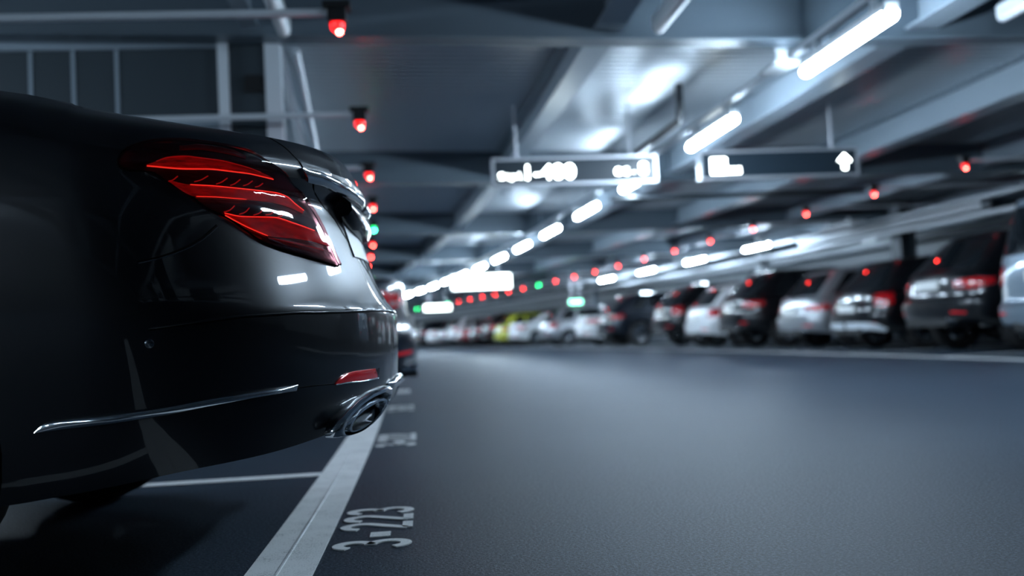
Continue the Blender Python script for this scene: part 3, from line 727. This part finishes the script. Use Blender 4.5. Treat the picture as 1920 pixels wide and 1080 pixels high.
def hero():
    S = SCLASS; XT, YC = -.12, 3.06
    t = thing('black_saloon', 'large glossy black saloon parked nose-in at the front left, filling the left half', 'car')
    # car space (u, v, z) -> world: x = XT - u, y = YC - v
    v, f = build_body(S, (90, 40, 26), 0, 8)
    body = obj('body', v, f, M['paint_black'], t); clean(body.data); cut_arches(body, S); crisp(body, 28)
    for sl in range(len(body.data.materials)): body.data.materials[sl] = M['paint_black']
    body.data.materials.clear(); body.data.materials.append(M['paint_black'])
    for p in body.data.polygons: p.material_index = 0
    ro, wi = greenhouse(S, t, M['paint_black'], (30, 30, 20), 14)
    # inner wheel wells and floor pan
    for u in S['axles']:
        for sg in (1, -1): make_wheel(t, u, sg, S, 5, True, 'chrome_dark')
    for sg in (1, -1):
        lamp_up = [(0.895, 0.8464), (0.89, 0.8679), (0.855, 0.9), (0.8025, 0.9214), (0.735, 0.9321), (0.6725, 0.9321), (0.6125, 0.925), (0.545, 0.8964), (0.465, 0.8571), (0.365, 0.8036), (0.3275, 0.7143), (0.31, 0.6357), (0.2975, 0.5679)]
        lamp_lo = [(0.895, 0.8464), (0.8825, 0.8321), (0.86, 0.825), (0.835, 0.8286), (0.8125, 0.8286), (0.765, 0.8036), (0.72, 0.775), (0.6925, 0.7429), (0.6425, 0.7143), (0.6, 0.6786), (0.57, 0.65), (0.5125, 0.6214), (0.4475, 0.6), (0.3725, 0.5786), (0.3025, 0.5607)]
        bar1_up = [(0.83, 0.8464), (0.815, 0.8571), (0.7925, 0.8714), (0.7425, 0.8821), (0.6775, 0.8821), (0.6225, 0.875), (0.56, 0.8643), (0.5125, 0.8536)]
        bar1_lo = [(0.8275, 0.8429), (0.76, 0.8464), (0.6675, 0.8571), (0.5925, 0.8571), (0.545, 0.8536), (0.5075, 0.85)]
        bar2_up = [(0.765, 0.8107), (0.715, 0.8036), (0.645, 0.8071), (0.5675, 0.8071), (0.4825, 0.8071), (0.435, 0.7964), (0.41, 0.7714), (0.3875, 0.7536)]
        bar2_lo = [(0.765, 0.8071), (0.7075, 0.7679), (0.6425, 0.7714), (0.5775, 0.7714), (0.4875, 0.7679), (0.435, 0.7571), (0.395, 0.7429)]
        bar3_up = [(0.6475, 0.725), (0.605, 0.7179), (0.5075, 0.7214), (0.445, 0.7071), (0.3675, 0.6857), (0.3075, 0.6571)]
        bar3_lo = [(0.6475, 0.7179), (0.5975, 0.6857), (0.545, 0.6607), (0.44, 0.6536), (0.3525, 0.6393), (0.315, 0.6321)]
        clear_up = [(0.545, 0.6571), (0.4975, 0.65), (0.435, 0.6393), (0.3725, 0.6286), (0.3175, 0.6107)]
        clear_lo = [(0.5425, 0.65), (0.475, 0.6143), (0.3725, 0.5821), (0.3075, 0.5643)]
        glow_up = [(0.77, 0.9107), (0.7125, 0.925), (0.6475, 0.9214), (0.6075, 0.9071)]
        glow_lo = [(0.77, 0.8964), (0.715, 0.9071), (0.65, 0.9036), (0.6075, 0.8964)]
        fog_up = [(0.435, 0.175), (0.41, 0.1929), (0.3775, 0.2), (0.32, 0.1929), (0.25, 0.1821)]
        fog_lo = [(0.435, 0.1714), (0.3925, 0.1679), (0.32, 0.1536), (0.235, 0.1429)]
        crease = [(0.88, 0.3964), (0.7525, 0.4107), (0.67, 0.4179), (0.5675, 0.4179), (0.48, 0.4107), (0.3575, 0.4), (0.03, 0.375)]
        seam_fender = [(0.8675, 0.5786), (0.8175, 0.5929), (0.77, 0.6143), (0.72, 0.6464), (0.6725, 0.6893)]
        seam_line2 = [(1.0325, 0.5143), (1.005, 0.5357), (0.9475, 0.5571), (0.8675, 0.5786)]
        seam_low = [(0.98, 0.1929), (0.875, 0.1857), (0.7125, 0.1786), (0.56, 0.1893), (0.435, 0.175), (0.32, 0.1536), (0.235, 0.1429), (0.235, 0.1786)]
        strip_up = [(1.0175, 0.1643), (1.01, 0.1857), (1.0, 0.1893), (0.865, 0.1929), (0.76, 0.2), (0.6375, 0.2036), (0.555, 0.2)]
        strip_lo = [(1.0175, 0.1643), (1.0, 0.1643), (0.865, 0.1679), (0.76, 0.175), (0.6375, 0.1821), (0.56, 0.1821)]
        sensor = [(0.88, 0.3607)]
        shut = [(0.5075, 0.9964), (0.45, 0.95), (0.4175, 0.8893), (0.3525, 0.8429), (0.2375, 0.7607), (0.1825, 0.675), (0.1, 0.5893), (0.04, 0.5036), (0.0475, 0.4357)]
        chrome_up = [(0.4375, 0.8929), (0.375, 0.8929), (0.29, 0.8821), (0.2075, 0.8679), (0.11, 0.8571), (0.0175, 0.85)]
        chrome_lo = [(0.4025, 0.8571), (0.3475, 0.8536), (0.2675, 0.8429), (0.2, 0.8393), (0.1125, 0.8357), (0.0125, 0.8321)]
        exh_out = [(0.3925, 0.0), (0.3825, 0.0143), (0.38, 0.0464), (0.365, 0.075), (0.3275, 0.1), (0.2625, 0.1036), (0.17, 0.0893), (0.1325, 0.05), (0.115, 0.0071), (0.24, 0.0), (0.3, 0.0), (0.3525, 0.0)]
        exh_in = [(0.33, 0.0), (0.3125, 0.0036), (0.315, 0.0286), (0.2975, 0.0536), (0.2525, 0.0643), (0.1575, 0.0536), (0.13, 0.025), (0.1625, 0.0036), (0.235, 0.0), (0.28, 0.0)]
        bar_up = [(0.2625, 0.1036), (0.1825, 0.0964), (0.0825, 0.1071), (0.03, 0.1071)]
        bar_lo = [(0.15, 0.0536), (0.07, 0.0571), (0.03, 0.0786)]
        ticks = [(0.765, 0.8071), (0.7475, 0.825), (0.705, 0.8143), (0.6775, 0.8357), (0.65, 0.8143), (0.6275, 0.8357), (0.6125, 0.8143), (0.5925, 0.8357), (0.5775, 0.8179), (0.5575, 0.8357), (0.5425, 0.8179), (0.525, 0.8321), (0.6475, 0.7286), (0.615, 0.75), (0.6075, 0.725), (0.575, 0.7464), (0.5675, 0.725), (0.5325, 0.7464), (0.53, 0.7286), (0.5, 0.7429), (0.4925, 0.725), (0.4675, 0.7393)]
        arch = [(1.0375, 0.1393), (1.0325, 0.0607), (1.03, 0.0071)]
        lowline = [(0.5025, 0.0), (0.4525, 0.0429), (0.4275, 0.0786)]
        lampn = 'tail_lamp'
        base = patch(lampn, S, lamp_up, lamp_lo, .0015, M['tail_dark'], t, sg, 70, 14)
        for a, b, mm, nm in ((bar1_up, bar1_lo, 'tail_bar', 'light_guide'), (bar2_up, bar2_lo, 'tail_bar', 'light_guide'), (bar3_up, bar3_lo, 'tail_bar', 'light_guide'), (glow_up, glow_lo, 'tail', 'upper_guide'), (clear_up, clear_lo, 'tail_clear', 'reversing_lens')):
            patch(nm, S, a, b, .0035, M[mm], base, sg, 50, 8, bulge=.003)
        for k in range(0, len(ticks), 2): seam('light_fin', S, [ticks[k], ((ticks[k][0]+ticks[k+1][0])/2, (ticks[k][1]+ticks[k+1][1])/2-.004), ticks[k+1]], .0014, M['tail_fin'], base, sg, .003, 8)
        seam('light_line', S, bar1_lo, .0014, M['tail_line'], base, sg, .005); seam('light_line', S, bar1_up[1:-1], .0010, M['tail_fin'], base, sg, .005)
        seam('light_line', S, bar2_up[1:], .0010, M['tail_line'], base, sg, .005); seam('light_line', S, bar2_lo[1:4], .0009, M['tail_line'], base, sg, .005)
        seam('light_line', S, bar3_up[:-1], .0010, M['tail_line'], base, sg, .005); seam('light_line', S, bar3_lo[:3], .0013, M['tail_line'], base, sg, .005)
        patch('outer_lens', S, lamp_up, lamp_lo, .010, M['lens'], base, sg, 60, 10, thick=.001, bulge=.004)
        seam('lamp_gasket', S, lamp_up, .0018, M['seam'], base, sg, .001, 60); seam('lamp_gasket', S, lamp_lo, .0018, M['seam'], base, sg, .001, 60)
        fg = patch('bumper_reflector', S, fog_up, fog_lo, .004, M['reflector'], t, sg, 30, 8, thick=.004, bulge=.003)
        seam('trim', S, fog_lo+[(.2275, .179)], .0018, M['chrome'], fg, sg, .004)
        seam('bumper_gap', S, crease, .0022, M['seam'], t, sg, -.0012, 60); seam('bumper_highlight_bead', S, [(q, tt+.0045) for q, tt in crease], .0028, M['paint_black'], t, sg, .0, 60)  # proud bead added along the crease to draw its edge highlight
        seam('fender_gap', S, seam_fender, .0022, M['seam'], t, sg, -.001); seam('fender_highlight_line', S, [(q-.003, tt-.004) for q, tt in seam_fender], .0018, M['chrome_dark'], t, sg, -.0002)  # paler metal line stands in for the highlight on the fender edge
        seam('lower_bumper_gap', S, seam_low[1:-1], .0018, M['seam'], t, sg, -.0008)
        seam('boot_gap', S, shut, .0028, M['seam'], t, sg, -.001, 60)
        patch('side_trim', S, strip_up, strip_lo, .004, M['chrome'], t, sg, 60, 10, thick=.004, bulge=.013)
        mb = MB(); c0 = surf(S, *sensor[0], .0, sg); nn = (surf(S, *sensor[0], .01, sg)-c0).normalized(); Mx = Matrix.Translation(c0) @ nn.to_track_quat('Z', 'Y').to_matrix().to_4x4()
        mb.lathe([(.001, .003), (.007, .0028), (.0095, .0015), (.0105, -.002)], Mx, 20); crisp(mb.build('parking_sensor', M['chrome_dark'], t), 60)
        # exhaust surround and tip, laid out in an upright plane across the bumper corner
        EO = [(0.458, 0.004), (0.458, 0.016), (0.452, 0.036), (0.434, 0.058), (0.398, 0.082), (0.344, 0.104), (0.284, 0.112), (0.206, 0.11), (0.148, 0.098), (0.168, 0.064), (0.212, 0.034), (0.256, 0.01), (0.302, -0.004), (0.328, -0.008), (0.362, -0.012), (0.412, -0.006), (0.438, -0.004)]
        EI = [(0.414, 0.004), (0.418, 0.02), (0.408, 0.036), (0.388, 0.052), (0.348, 0.07), (0.298, 0.078), (0.224, 0.074), (0.192, 0.06), (0.204, 0.046), (0.228, 0.03), (0.266, 0.014), (0.308, 0.002), (0.336, -0.004), (0.366, -0.008), (0.388, -0.006), (0.406, -0.002)]
        E2 = [(0.392, 0.006), (0.39, 0.022), (0.372, 0.044), (0.324, 0.054), (0.264, 0.058), (0.224, 0.048), (0.222, 0.04), (0.256, 0.02), (0.304, 0.004), (0.346, 0.002), (0.37, 0.002)]
        S2 = dict(S); S2['T'] = [(.2, .004), (.5, .004)]
        def pp(q, tt, d):
            p = Vector(body_point(S2, q, tt)); a = Vector(body_point(S2, q+.004, tt)) - Vector(body_point(S2, max(q-.004, .001), tt)); nn = Vector((a.y, -a.x, 0)).normalized()
            if nn.x > 0: nn = -nn
            p = p + nn*(d+.006); return Vector((p.x, p.y*sg, p.z))
        N_ = 64
        def angs(P):
            cx = (min(p[0] for p in P)+max(p[0] for p in P))/2; cz = (min(p[1] for p in P)+max(p[1] for p in P))/2
            cl = resample(P+[P[0]], 400, False); out = []
            for k in range(N_):   # ray from the centre at evenly spaced bearings of a stretched frame
                th = 2*PI*k/N_; best = min(cl, key=lambda p: abs(math.remainder(math.atan2((p[1]-cz)*2.6, p[0]-cx)-th, 2*PI))); out.append(best)
            return out
        O, I, T2 = angs(EO), angs(EI), angs(E2)
        mixl = lambda A, B, e: [(a[0]+(b[0]-a[0])*e, a[1]+(b[1]-a[1])*e) for a, b in zip(A, B)]
        def loft(name, seq, m, root, cap=False):
            v = [pp(a, b, d) for L, d in seq for a, b in L]; f = []
            for r_ in range(len(seq)-1):
                for k in range(N_): f.append((r_*N_+k, r_*N_+(k+1) % N_, (r_+1)*N_+(k+1) % N_, (r_+1)*N_+k))
            if cap: f.append(tuple((len(seq)-1)*N_+k for k in range(N_)))
            o = obj(name, v, f, m, root); b_ = bmesh.new(); b_.from_mesh(o.data); bmesh.ops.smooth_vert(b_, verts=b_.verts, factor=.35, use_axis_x=True, use_axis_y=True, use_axis_z=True) if not cap else None
            bmesh.ops.recalc_face_normals(b_, faces=b_.faces); b_.to_mesh(o.data); b_.free(); return crisp(o, 50)
        ex = loft('exhaust_trim', [(O, -.028), (O, -.010), (mixl(O, I, .10), .004), (mixl(O, I, .35), .013), (mixl(O, I, .65), .013), (mixl(O, I, .9), .003), (I, -.012), (I, -.03)], M['chrome'], t)
        loft('tip_ring', [(mixl(I, T2, .05), -.03), (mixl(I, T2, .12), .0), (mixl(I, T2, .4), .010), (mixl(I, T2, .75), .010), (T2, .0), (T2, -.02)], M['chrome'], ex)
        ci = (sum(p[0] for p in T2)/N_, sum(p[1] for p in T2)/N_); shr = lambda e: [(ci[0]+(p[0]-ci[0])*e, ci[1]+(p[1]-ci[1])*e) for p in T2]
        loft('tailpipe', [(T2, -.018), (shr(.97), -.05), (shr(.85), -.14)], M['chrome_dark'], ex, True)
        patch('chrome_spoiler_strip', S, chrome_up, chrome_lo, .010, M['chrome'], t, sg, 50, 8, thick=.004, bulge=.010)
        patch('chrome_bumper_strip', S, [(.16, .108), (.11, .116), (.06, .12), (.006, .122)], [(.15, .082), (.11, .078), (.06, .074), (.006, .074)], .006, M['chrome'], t, sg, 40, 8, thick=.004, bulge=.010)
        # licence plate recess side and handle housing
        seam('lid_crease', S, [(.20, .835), (.14, .74), (.075, .65), (.03, .56)], .003, M['paint_black'], t, sg, .0, 40)
        patch('headlamp', S, [(2.3, .93), (2.5, .97), (2.75, .9)], [(2.3, .84), (2.5, .68), (2.75, .62)], .005, M['headlamp'], t, sg, 14, 5, thick=.004)
        for q0 in (1.10, 1.47, 1.84): seam('door_gap', S, [(q0, .06), (q0-.004, .5), (q0, .965)], .002, M['seam'], t, sg, -.0008, 14)
        seam('sill_gap', S, [(1.10, .06), (1.84, .06)], .002, M['seam'], t, sg, -.0008, 20)
        for q0 in (1.14, 1.51): patch('door_handle', S, [(q0, .80), (q0+.055, .80)], [(q0, .768), (q0+.055, .768)], .016, M['chrome'], t, sg, 8, 4, thick=.01, bulge=.006)
        mb = MB(); mb.lathe([(.002, -.11), (.05, -.105), (.075, -.06), (.08, .0), (.07, .06), (.04, .10), (.002, .105)], Matrix.Translation((3.02, sg*.99, 1.10)) @ Matrix.Rotation(PI/2, 4, 'X') @ Matrix.Scale(1.25, 4, (1, 0, 0)) @ Matrix.Rotation(.1, 4, 'Y'), 20)
        wm = crisp(mb.build('wing_mirror', M['paint_black'], t), 60)
        mb = MB(); mb.box((2.99, sg*.86 if sg > 0 else -.92, 1.02), (3.07, sg*.92 if sg > 0 else -.86, 1.06)); mb.build('mirror_arm', M['gloss_black'], wm)
    # reversing camera and handle under the chrome strip: rounded black housing across the centre
    mb = MB(); L_ = 24; sec = [(.060, -.012), (.024, -.020), (.006, -.045), (.004, -.075), (.016, -.098), (.050, -.108), (.09, -.095), (.10, -.03)]
    vv = []; ff = []
    for i in range(L_+1):
        vv_ = -.30 + .60*i/L_; q_ = abs(vv_); sc_ = 1 - .35*(q_/.30)**4
        qq = min(.99, 2/PI*math.asin(min(1, (max(q_, .003)/.86))**(S['n']/2)))
        uu = body_point(S, max(qq, .005), .845)[0]
        for du, dz in sec: vv.append(Vector((uu - .022 + du, vv_, .953 + dz*sc_)))
    m_ = len(sec)
    for i in range(L_):
        for k in range(m_): ff.append((i*m_+k, i*m_+(k+1) % m_, (i+1)*m_+(k+1) % m_, (i+1)*m_+k))
    ff += [tuple(range(m_)), tuple(L_*m_+k for k in range(m_-1, -1, -1))]
    o = obj('boot_handle', vv, ff, M['gloss_black'], t); clean(o.data); crisp(o, 45)
    for sg in (1, -1): patch('licence_plate', S, [(.005, .735), (.17, .735)], [(.005, .60), (.17, .60)], .004, M['plate'], t, sg, 8, 3, thick=.003)
    # undertray and rear skirt
    ut = MB(); ut.box((1.0, -.60, .20), (4.4, .60, .30)); ut.build('undertray', M['black'], t)
    # convert car space to world: rotate 180 about z then place
    t.location = (XT, YC, 0); t.rotation_euler = (0, 0, PI)
    return t
hero()

# ------------------------------------------------------------------ the other cars: four body types
def car_type(kind):
    if kind == 'estate':
        S = dict(L=4.75, Lc=.42, Lf=.6, n=2.9, nf=2.5, u0=.0, Tf=.0, lid=.0, zb=[(0,.34),(.4,.27),(1,.2),(4,.2),(4.75,.28)], zt=[(0,.90),(.8,.93),(2.2,.95),(3.3,.93),(4.2,.82),(4.7,.66)],
          T=[(.2,.08),(.34,.02),(.45,0),(.56,0),(.62,.05),(.8,.08),(.93,.11)], F=[(.2,.1),(.4,0),(.6,.03),(.8,.2)], wt=[(0,.93),(.15,.97),(.45,1),(.8,.98),(.94,.94),(1,.89)], wu=[(0,.86),(.5,.89),(2,.90),(4.75,.82)],
          zs=[(.2,.95),(2,.98),(3.3,1.0),(4.3,.88)], axles=(.92, 3.72), wr=.325, track=.76, ua=.3, ub=.5,
          G=dict(ur0=.10, ur1=.62, uf0=3.45, uf1=2.55, w0=.82, w1=.60, Lc=.36, n=3.0, zb=[(0,.905),(.8,.93),(2.2,.95),(3.5,.93)], zr=[(.4,1.40),(1.2,1.44),(2.0,1.45),(2.7,1.42)], q_rear=.62, sides=[(1.0,1.26),(1.29,1.55),(1.58,1.9)], q_front=2.35, crown=.035))
    elif kind == 'suv':
        S = dict(L=4.85, Lc=.42, Lf=.6, n=3.0, nf=2.6, u0=.0, Tf=.0, lid=.0, zb=[(0,.44),(.4,.36),(1,.28),(4,.28),(4.85,.34)], zt=[(0,1.04),(.8,1.08),(2.2,1.10),(3.3,1.08),(4.2,1.0),(4.8,.82)],
          T=[(.3,.12),(.42,.03),(.55,0),(.68,.0),(.74,.06),(.95,.09),(1.08,.13)], F=[(.3,.1),(.5,0),(.75,.03),(1.0,.15)], wt=[(0,.94),(.15,.98),(.45,1),(.8,.985),(.94,.95),(1,.9)], wu=[(0,.88),(.5,.95),(2,.96),(4.85,.88)],
          zs=[(.2,1.08),(2,1.12),(3.3,1.16),(4.3,1.06)], axles=(.95, 3.85), wr=.375, track=.81, ua=.3, ub=.5,
          G=dict(ur0=.12, ur1=.72, uf0=3.4, uf1=2.45, w0=.86, w1=.64, Lc=.38, n=3.0, zb=[(0,1.05),(.8,1.08),(2.2,1.10),(3.5,1.08)], zr=[(.4,1.54),(1.2,1.60),(2.0,1.61),(2.7,1.57)], q_rear=.62, sides=[(1.05,1.28),(1.31,1.57),(1.60,1.9)], q_front=2.35, crown=.04))
    elif kind == 'van':
        S = dict(L=5.1, Lc=.25, Lf=.6, n=3.6, nf=2.6, u0=.0, Tf=.0, lid=.0, zb=[(0,.36),(.4,.30),(1,.25),(4,.25),(5.1,.3)], zt=[(0,1.08),(.8,1.10),(2.2,1.12),(3.9,1.08),(4.6,.98),(5.05,.78)],
          T=[(.3,.10),(.36,.02),(.45,0),(.58,.0),(.62,.05),(.95,.06),(1.1,.08)], F=[(.3,.1),(.5,0),(.75,.03),(1.0,.15)], wt=[(0,.96),(.15,.99),(.45,1),(.8,.99),(.94,.97),(1,.94)], wu=[(0,.92),(.5,.95),(2,.95),(5.1,.88)],
          zs=[(.2,1.12),(2,1.14),(3.9,1.14),(4.6,1.05)], axles=(1.0, 4.15), wr=.34, track=.80, ua=.3, ub=.5,
          G=dict(ur0=.06, ur1=.24, uf0=4.35, uf1=3.3, w0=.90, w1=.76, Lc=.22, n=3.4, zb=[(0,1.07),(.8,1.10),(2.2,1.12),(4.4,1.05)], zr=[(.1,1.80),(1.2,1.86),(2.0,1.86),(3.4,1.80)], q_rear=.66, sides=[(1.06,1.34),(1.38,1.62),(1.66,1.92)], q_front=2.35, crown=.04))
    else:
        S = dict(L=4.7, Lc=.5, Lf=.6, n=2.6, nf=2.4, u0=.0, Tf=.0, lid=.05, zb=[(0,.34),(.4,.28),(1,.2),(4,.2),(4.7,.26)], zt=[(0,.95),(.5,.99),(1.2,1.0),(2.2,.97),(3.3,.92),(4.2,.82),(4.65,.66)],
          T=[(.2,.1),(.34,.02),(.45,0),(.58,0),(.64,.04),(.8,.08),(.97,.10),(1.02,.13)], F=[(.2,.1),(.4,0),(.6,.03),(.8,.2)], wt=[(0,.93),(.15,.97),(.45,1),(.8,.98),(.94,.94),(1,.88)], wu=[(0,.85),(.5,.88),(2,.90),(4.7,.82)],
          zs=[(.2,1.04),(.8,1.04),(2,1.0),(3.3,.98),(4.3,.86)], axles=(1.0, 3.8), wr=.325, track=.76, ua=.32, ub=.5,
          G=dict(ur0=.55, ur1=1.55, uf0=3.45, uf1=2.5, w0=.78, w1=.56, Lc=.42, n=2.6, zb=[(0,.98),(1.2,.99),(2.2,.97),(3.5,.93)], zr=[(1,1.38),(1.6,1.42),(2.2,1.43),(2.6,1.40)], q_rear=.55, sides=[(1.08,1.42),(1.46,1.88)], q_front=2.35, crown=.03))
    return S
def make_car(kind, paint_m, lamp='tall', name='parked_car', chrome=False, reversed_=False):
    S = car_type(kind); t = thing(name, '', 'car')
    v, f = build_body(S, (14, 18, 12), 18, 4)
    body = obj('body', v, f, M[paint_m], t); clean(body.data); cut_arches(body, S); body.data.materials.clear(); body.data.materials.append(M[paint_m]); crisp(body, 40)
    for p in body.data.polygons: p.material_index = 0
    greenhouse(S, t, M[paint_m], (10, 16, 10), 8)
    for u in S['axles']:
        for sg in (1, -1): make_wheel(t, u, sg, S, 5, True, 'chrome')
    for sg in (1, -1):
        lo = {'tall': (.62, .97), 'wide': (.66, .88), 'low': (.60, .82)}[lamp]; q0, q1 = (.34, .98) if lamp != 'tall' else (.52, .93)
        tl = patch('tail_lamp', S, [(q0, lo[1]-.03), ((q0+q1)/2, lo[1]), (q1, lo[1]-.02)], [(q0, lo[0]+.04), ((q0+q1)/2, lo[0]), (q1, lo[0]+.08)], .008, M['tail'], t, sg, 10, 4, thick=.004, bulge=.006)
        patch('reversing_lens', S, [(q0+.03, lo[0]+.1), (q0+.2, lo[0]+.1)], [(q0+.03, lo[0]+.06), (q0+.2, lo[0]+.05)], .018, M['tail_clear'], tl, sg, 5, 2)
        patch('bumper_reflector', S, [(.35, .2), (.62, .2)], [(.35, .16), (.62, .16)], .006, M['reflector'], t, sg, 8, 2, thick=.004)
        hl = patch('headlamp', S, [(2.25, .93), (2.6, .9)], [(2.25, .78), (2.6, .7)], .006, M['headlamp'], t, sg, 8, 4, thick=.004)
        mb = MB(); um = S['G']['uf0']-.75; w0 = S['G']['w0']; zz = sinterp(S['G']['zb'], um)
        mb.box((um-.08, sg*(w0+.02), zz+.02), (um+.06, sg*(w0+.20), zz+.15)); mb.build('wing_mirror', M[paint_m], t)
    # plate, bumper strip, diffuser, tailpipes
    zt_ = .62 if kind not in ('suv', 'van') else .86
    uu = body_point(S, .02, .5)[0]
    pu = min(body_point(S, .05, (zt_-S['zb'][0][1])/(S['zt'][0][1]-S['zb'][0][1]))[0], 1)
    mb = MB(); mb.box((pu-.02, -.26, zt_-.01), (pu+.05, .26, zt_+.11)); mb.build('licence_plate', M['plate'], t)
    mb = MB(); mb.box((.02, -.5, S['zb'][0][1]-.08), (.5, .5, S['zb'][0][1]+.02)); mb.build('undertray', M['black'], t)
    if chrome:
        patch('silver_skid_plate', S, [(.01, .2), (.5, .2), (.85, .08)], [(.01, .02), (.5, .02), (.8, .0)], .012, M['galv'], t, 1, 20, 3, thick=.004)
        patch('silver_skid_plate', S, [(.01, .2), (.5, .2), (.85, .08)], [(.01, .02), (.5, .02), (.8, .0)], .012, M['galv'], t, -1, 20, 3, thick=.004)
        mb = MB(); mb.box((.02, -.5, zt_+.13), (.09, .5, zt_+.16)); mb.build('chrome_bar', M['chrome'], t)
    for sg in (1, -1):
        tp = MB(); tp.lathe([(.03, 0), (.036, .004), (.036, .12), (.028, .12), (.028, .01)], Matrix.Translation((.02, sg*.5, S['zb'][0][1]-.01)) @ Matrix.Rotation(PI/2, 4, 'Y'), 14)
        crisp(tp.build('tailpipe', M['chrome'], t), 40)
    return t
car_protos = {}
def recolour(o, paint_m, src):
    for ob in [o] + list(o.children_recursive):
        if ob.type != 'MESH': continue
        for sl in ob.material_slots:
            if sl.material == src: sl.link = 'OBJECT'; sl.material = M[paint_m]
def put_car(kind, paint_m, lamp, x_tail, s, right, label, chrome=False, name='parked_car', group=None, turn=0.0):
    key = (kind, lamp, chrome)
    if key not in car_protos:
        o = make_car(kind, paint_m, lamp, name, chrome); car_protos[key] = (o, M[paint_m])
    else:
        p_, src = car_protos[key]; o = copy_tree(p_); recolour(o, paint_m, src)
    o.name = name; o.location = pol(x_tail, s, 0); o.rotation_euler = (0, 0, K*s + (0 if right else PI) + turn); tag(o, label, 'car', group)
    return o
# left row
put_car('sedan', 'paint_navy', 'wide', -.02, 7.99, False, 'dark navy saloon just beyond the boot of the black saloon, only its tail showing')
put_car('suv', 'paint_grey', 'tall', -.25, 12.99, False, 'grey off-roader in the left-hand bays hidden beyond the navy saloon')
# right row, from the camera outwards
b0, db = 12.71, 2.4727
put_car('van', 'paint_grey', 'tall', 6.86, b0-db, True, 'blue-grey van cut off by the right edge of the picture')
put_car('suv', 'paint_black2', 'wide', 6.95, b0, True, 'black off-roader on the right beside the blue-grey van')
put_car('estate', 'paint_black2', 'tall', 7.05, b0+db, True, 'black estate with a silver lower bumper between the silver estate and the off-roader', chrome=True)
put_car('estate', 'paint_silver', 'low', 7.2, b0+2*db, True, 'silver estate car in the right-hand row')
put_car('suv', 'paint_black2', 'wide', 7.0, b0+3*db, True, 'black off-roader just left of the silver estate car')
put_car('estate', 'paint_white', 'tall', 7.1, b0+4*db, True, 'pale estate car left of the second black off-roader')
put_car('suv', 'paint_black2', 'tall', 7.1, b0+5*db, True, 'black off-roader left of the pale estate car')
put_car('suv', 'paint_navy', 'wide', 7.05, b0+7*db, True, 'dark navy off-roader with its whole flank and wheel in view beyond a gap')
put_car('sedan', 'paint_white', 'wide', 7.0, b0+8*db, True, 'white saloon just beyond the dark navy off-roader')
put_car('estate', 'paint_silver', 'tall', 7.0, b0+10*db, True, 'silver estate car left of the small lit green sign')
put_car('sedan', 'paint_white', 'low', 7.0, b0+12*db, True, 'white saloon right of the yellow-green car')
put_car('estate', 'paint_yellow', 'wide', 7.0, b0+13*db, True, 'small yellow-green car far down the right-hand row')
far = [('suv','paint_black2','tall','black off-roader left of the yellow-green car'), ('sedan','paint_black2','wide','black saloon second left of the yellow-green car'), ('sedan','paint_red','wide','dark red saloon far down the right-hand row'), ('suv','paint_white','tall','white off-roader under the small glowing sign'), ('estate','paint_silver','low','silver estate at the far end of the row'),
       ('sedan','paint_white','wide','white saloon at the far end of the row'), ('suv','paint_navy','wide','navy off-roader at the far end of the row'), ('estate','paint_white','tall','white estate at the very end of the row')]
for i, (kd, pm, lp, lb) in enumerate(far):
    put_car(kd, pm, lp, 7.0, b0+(14+i)*db, True, lb)
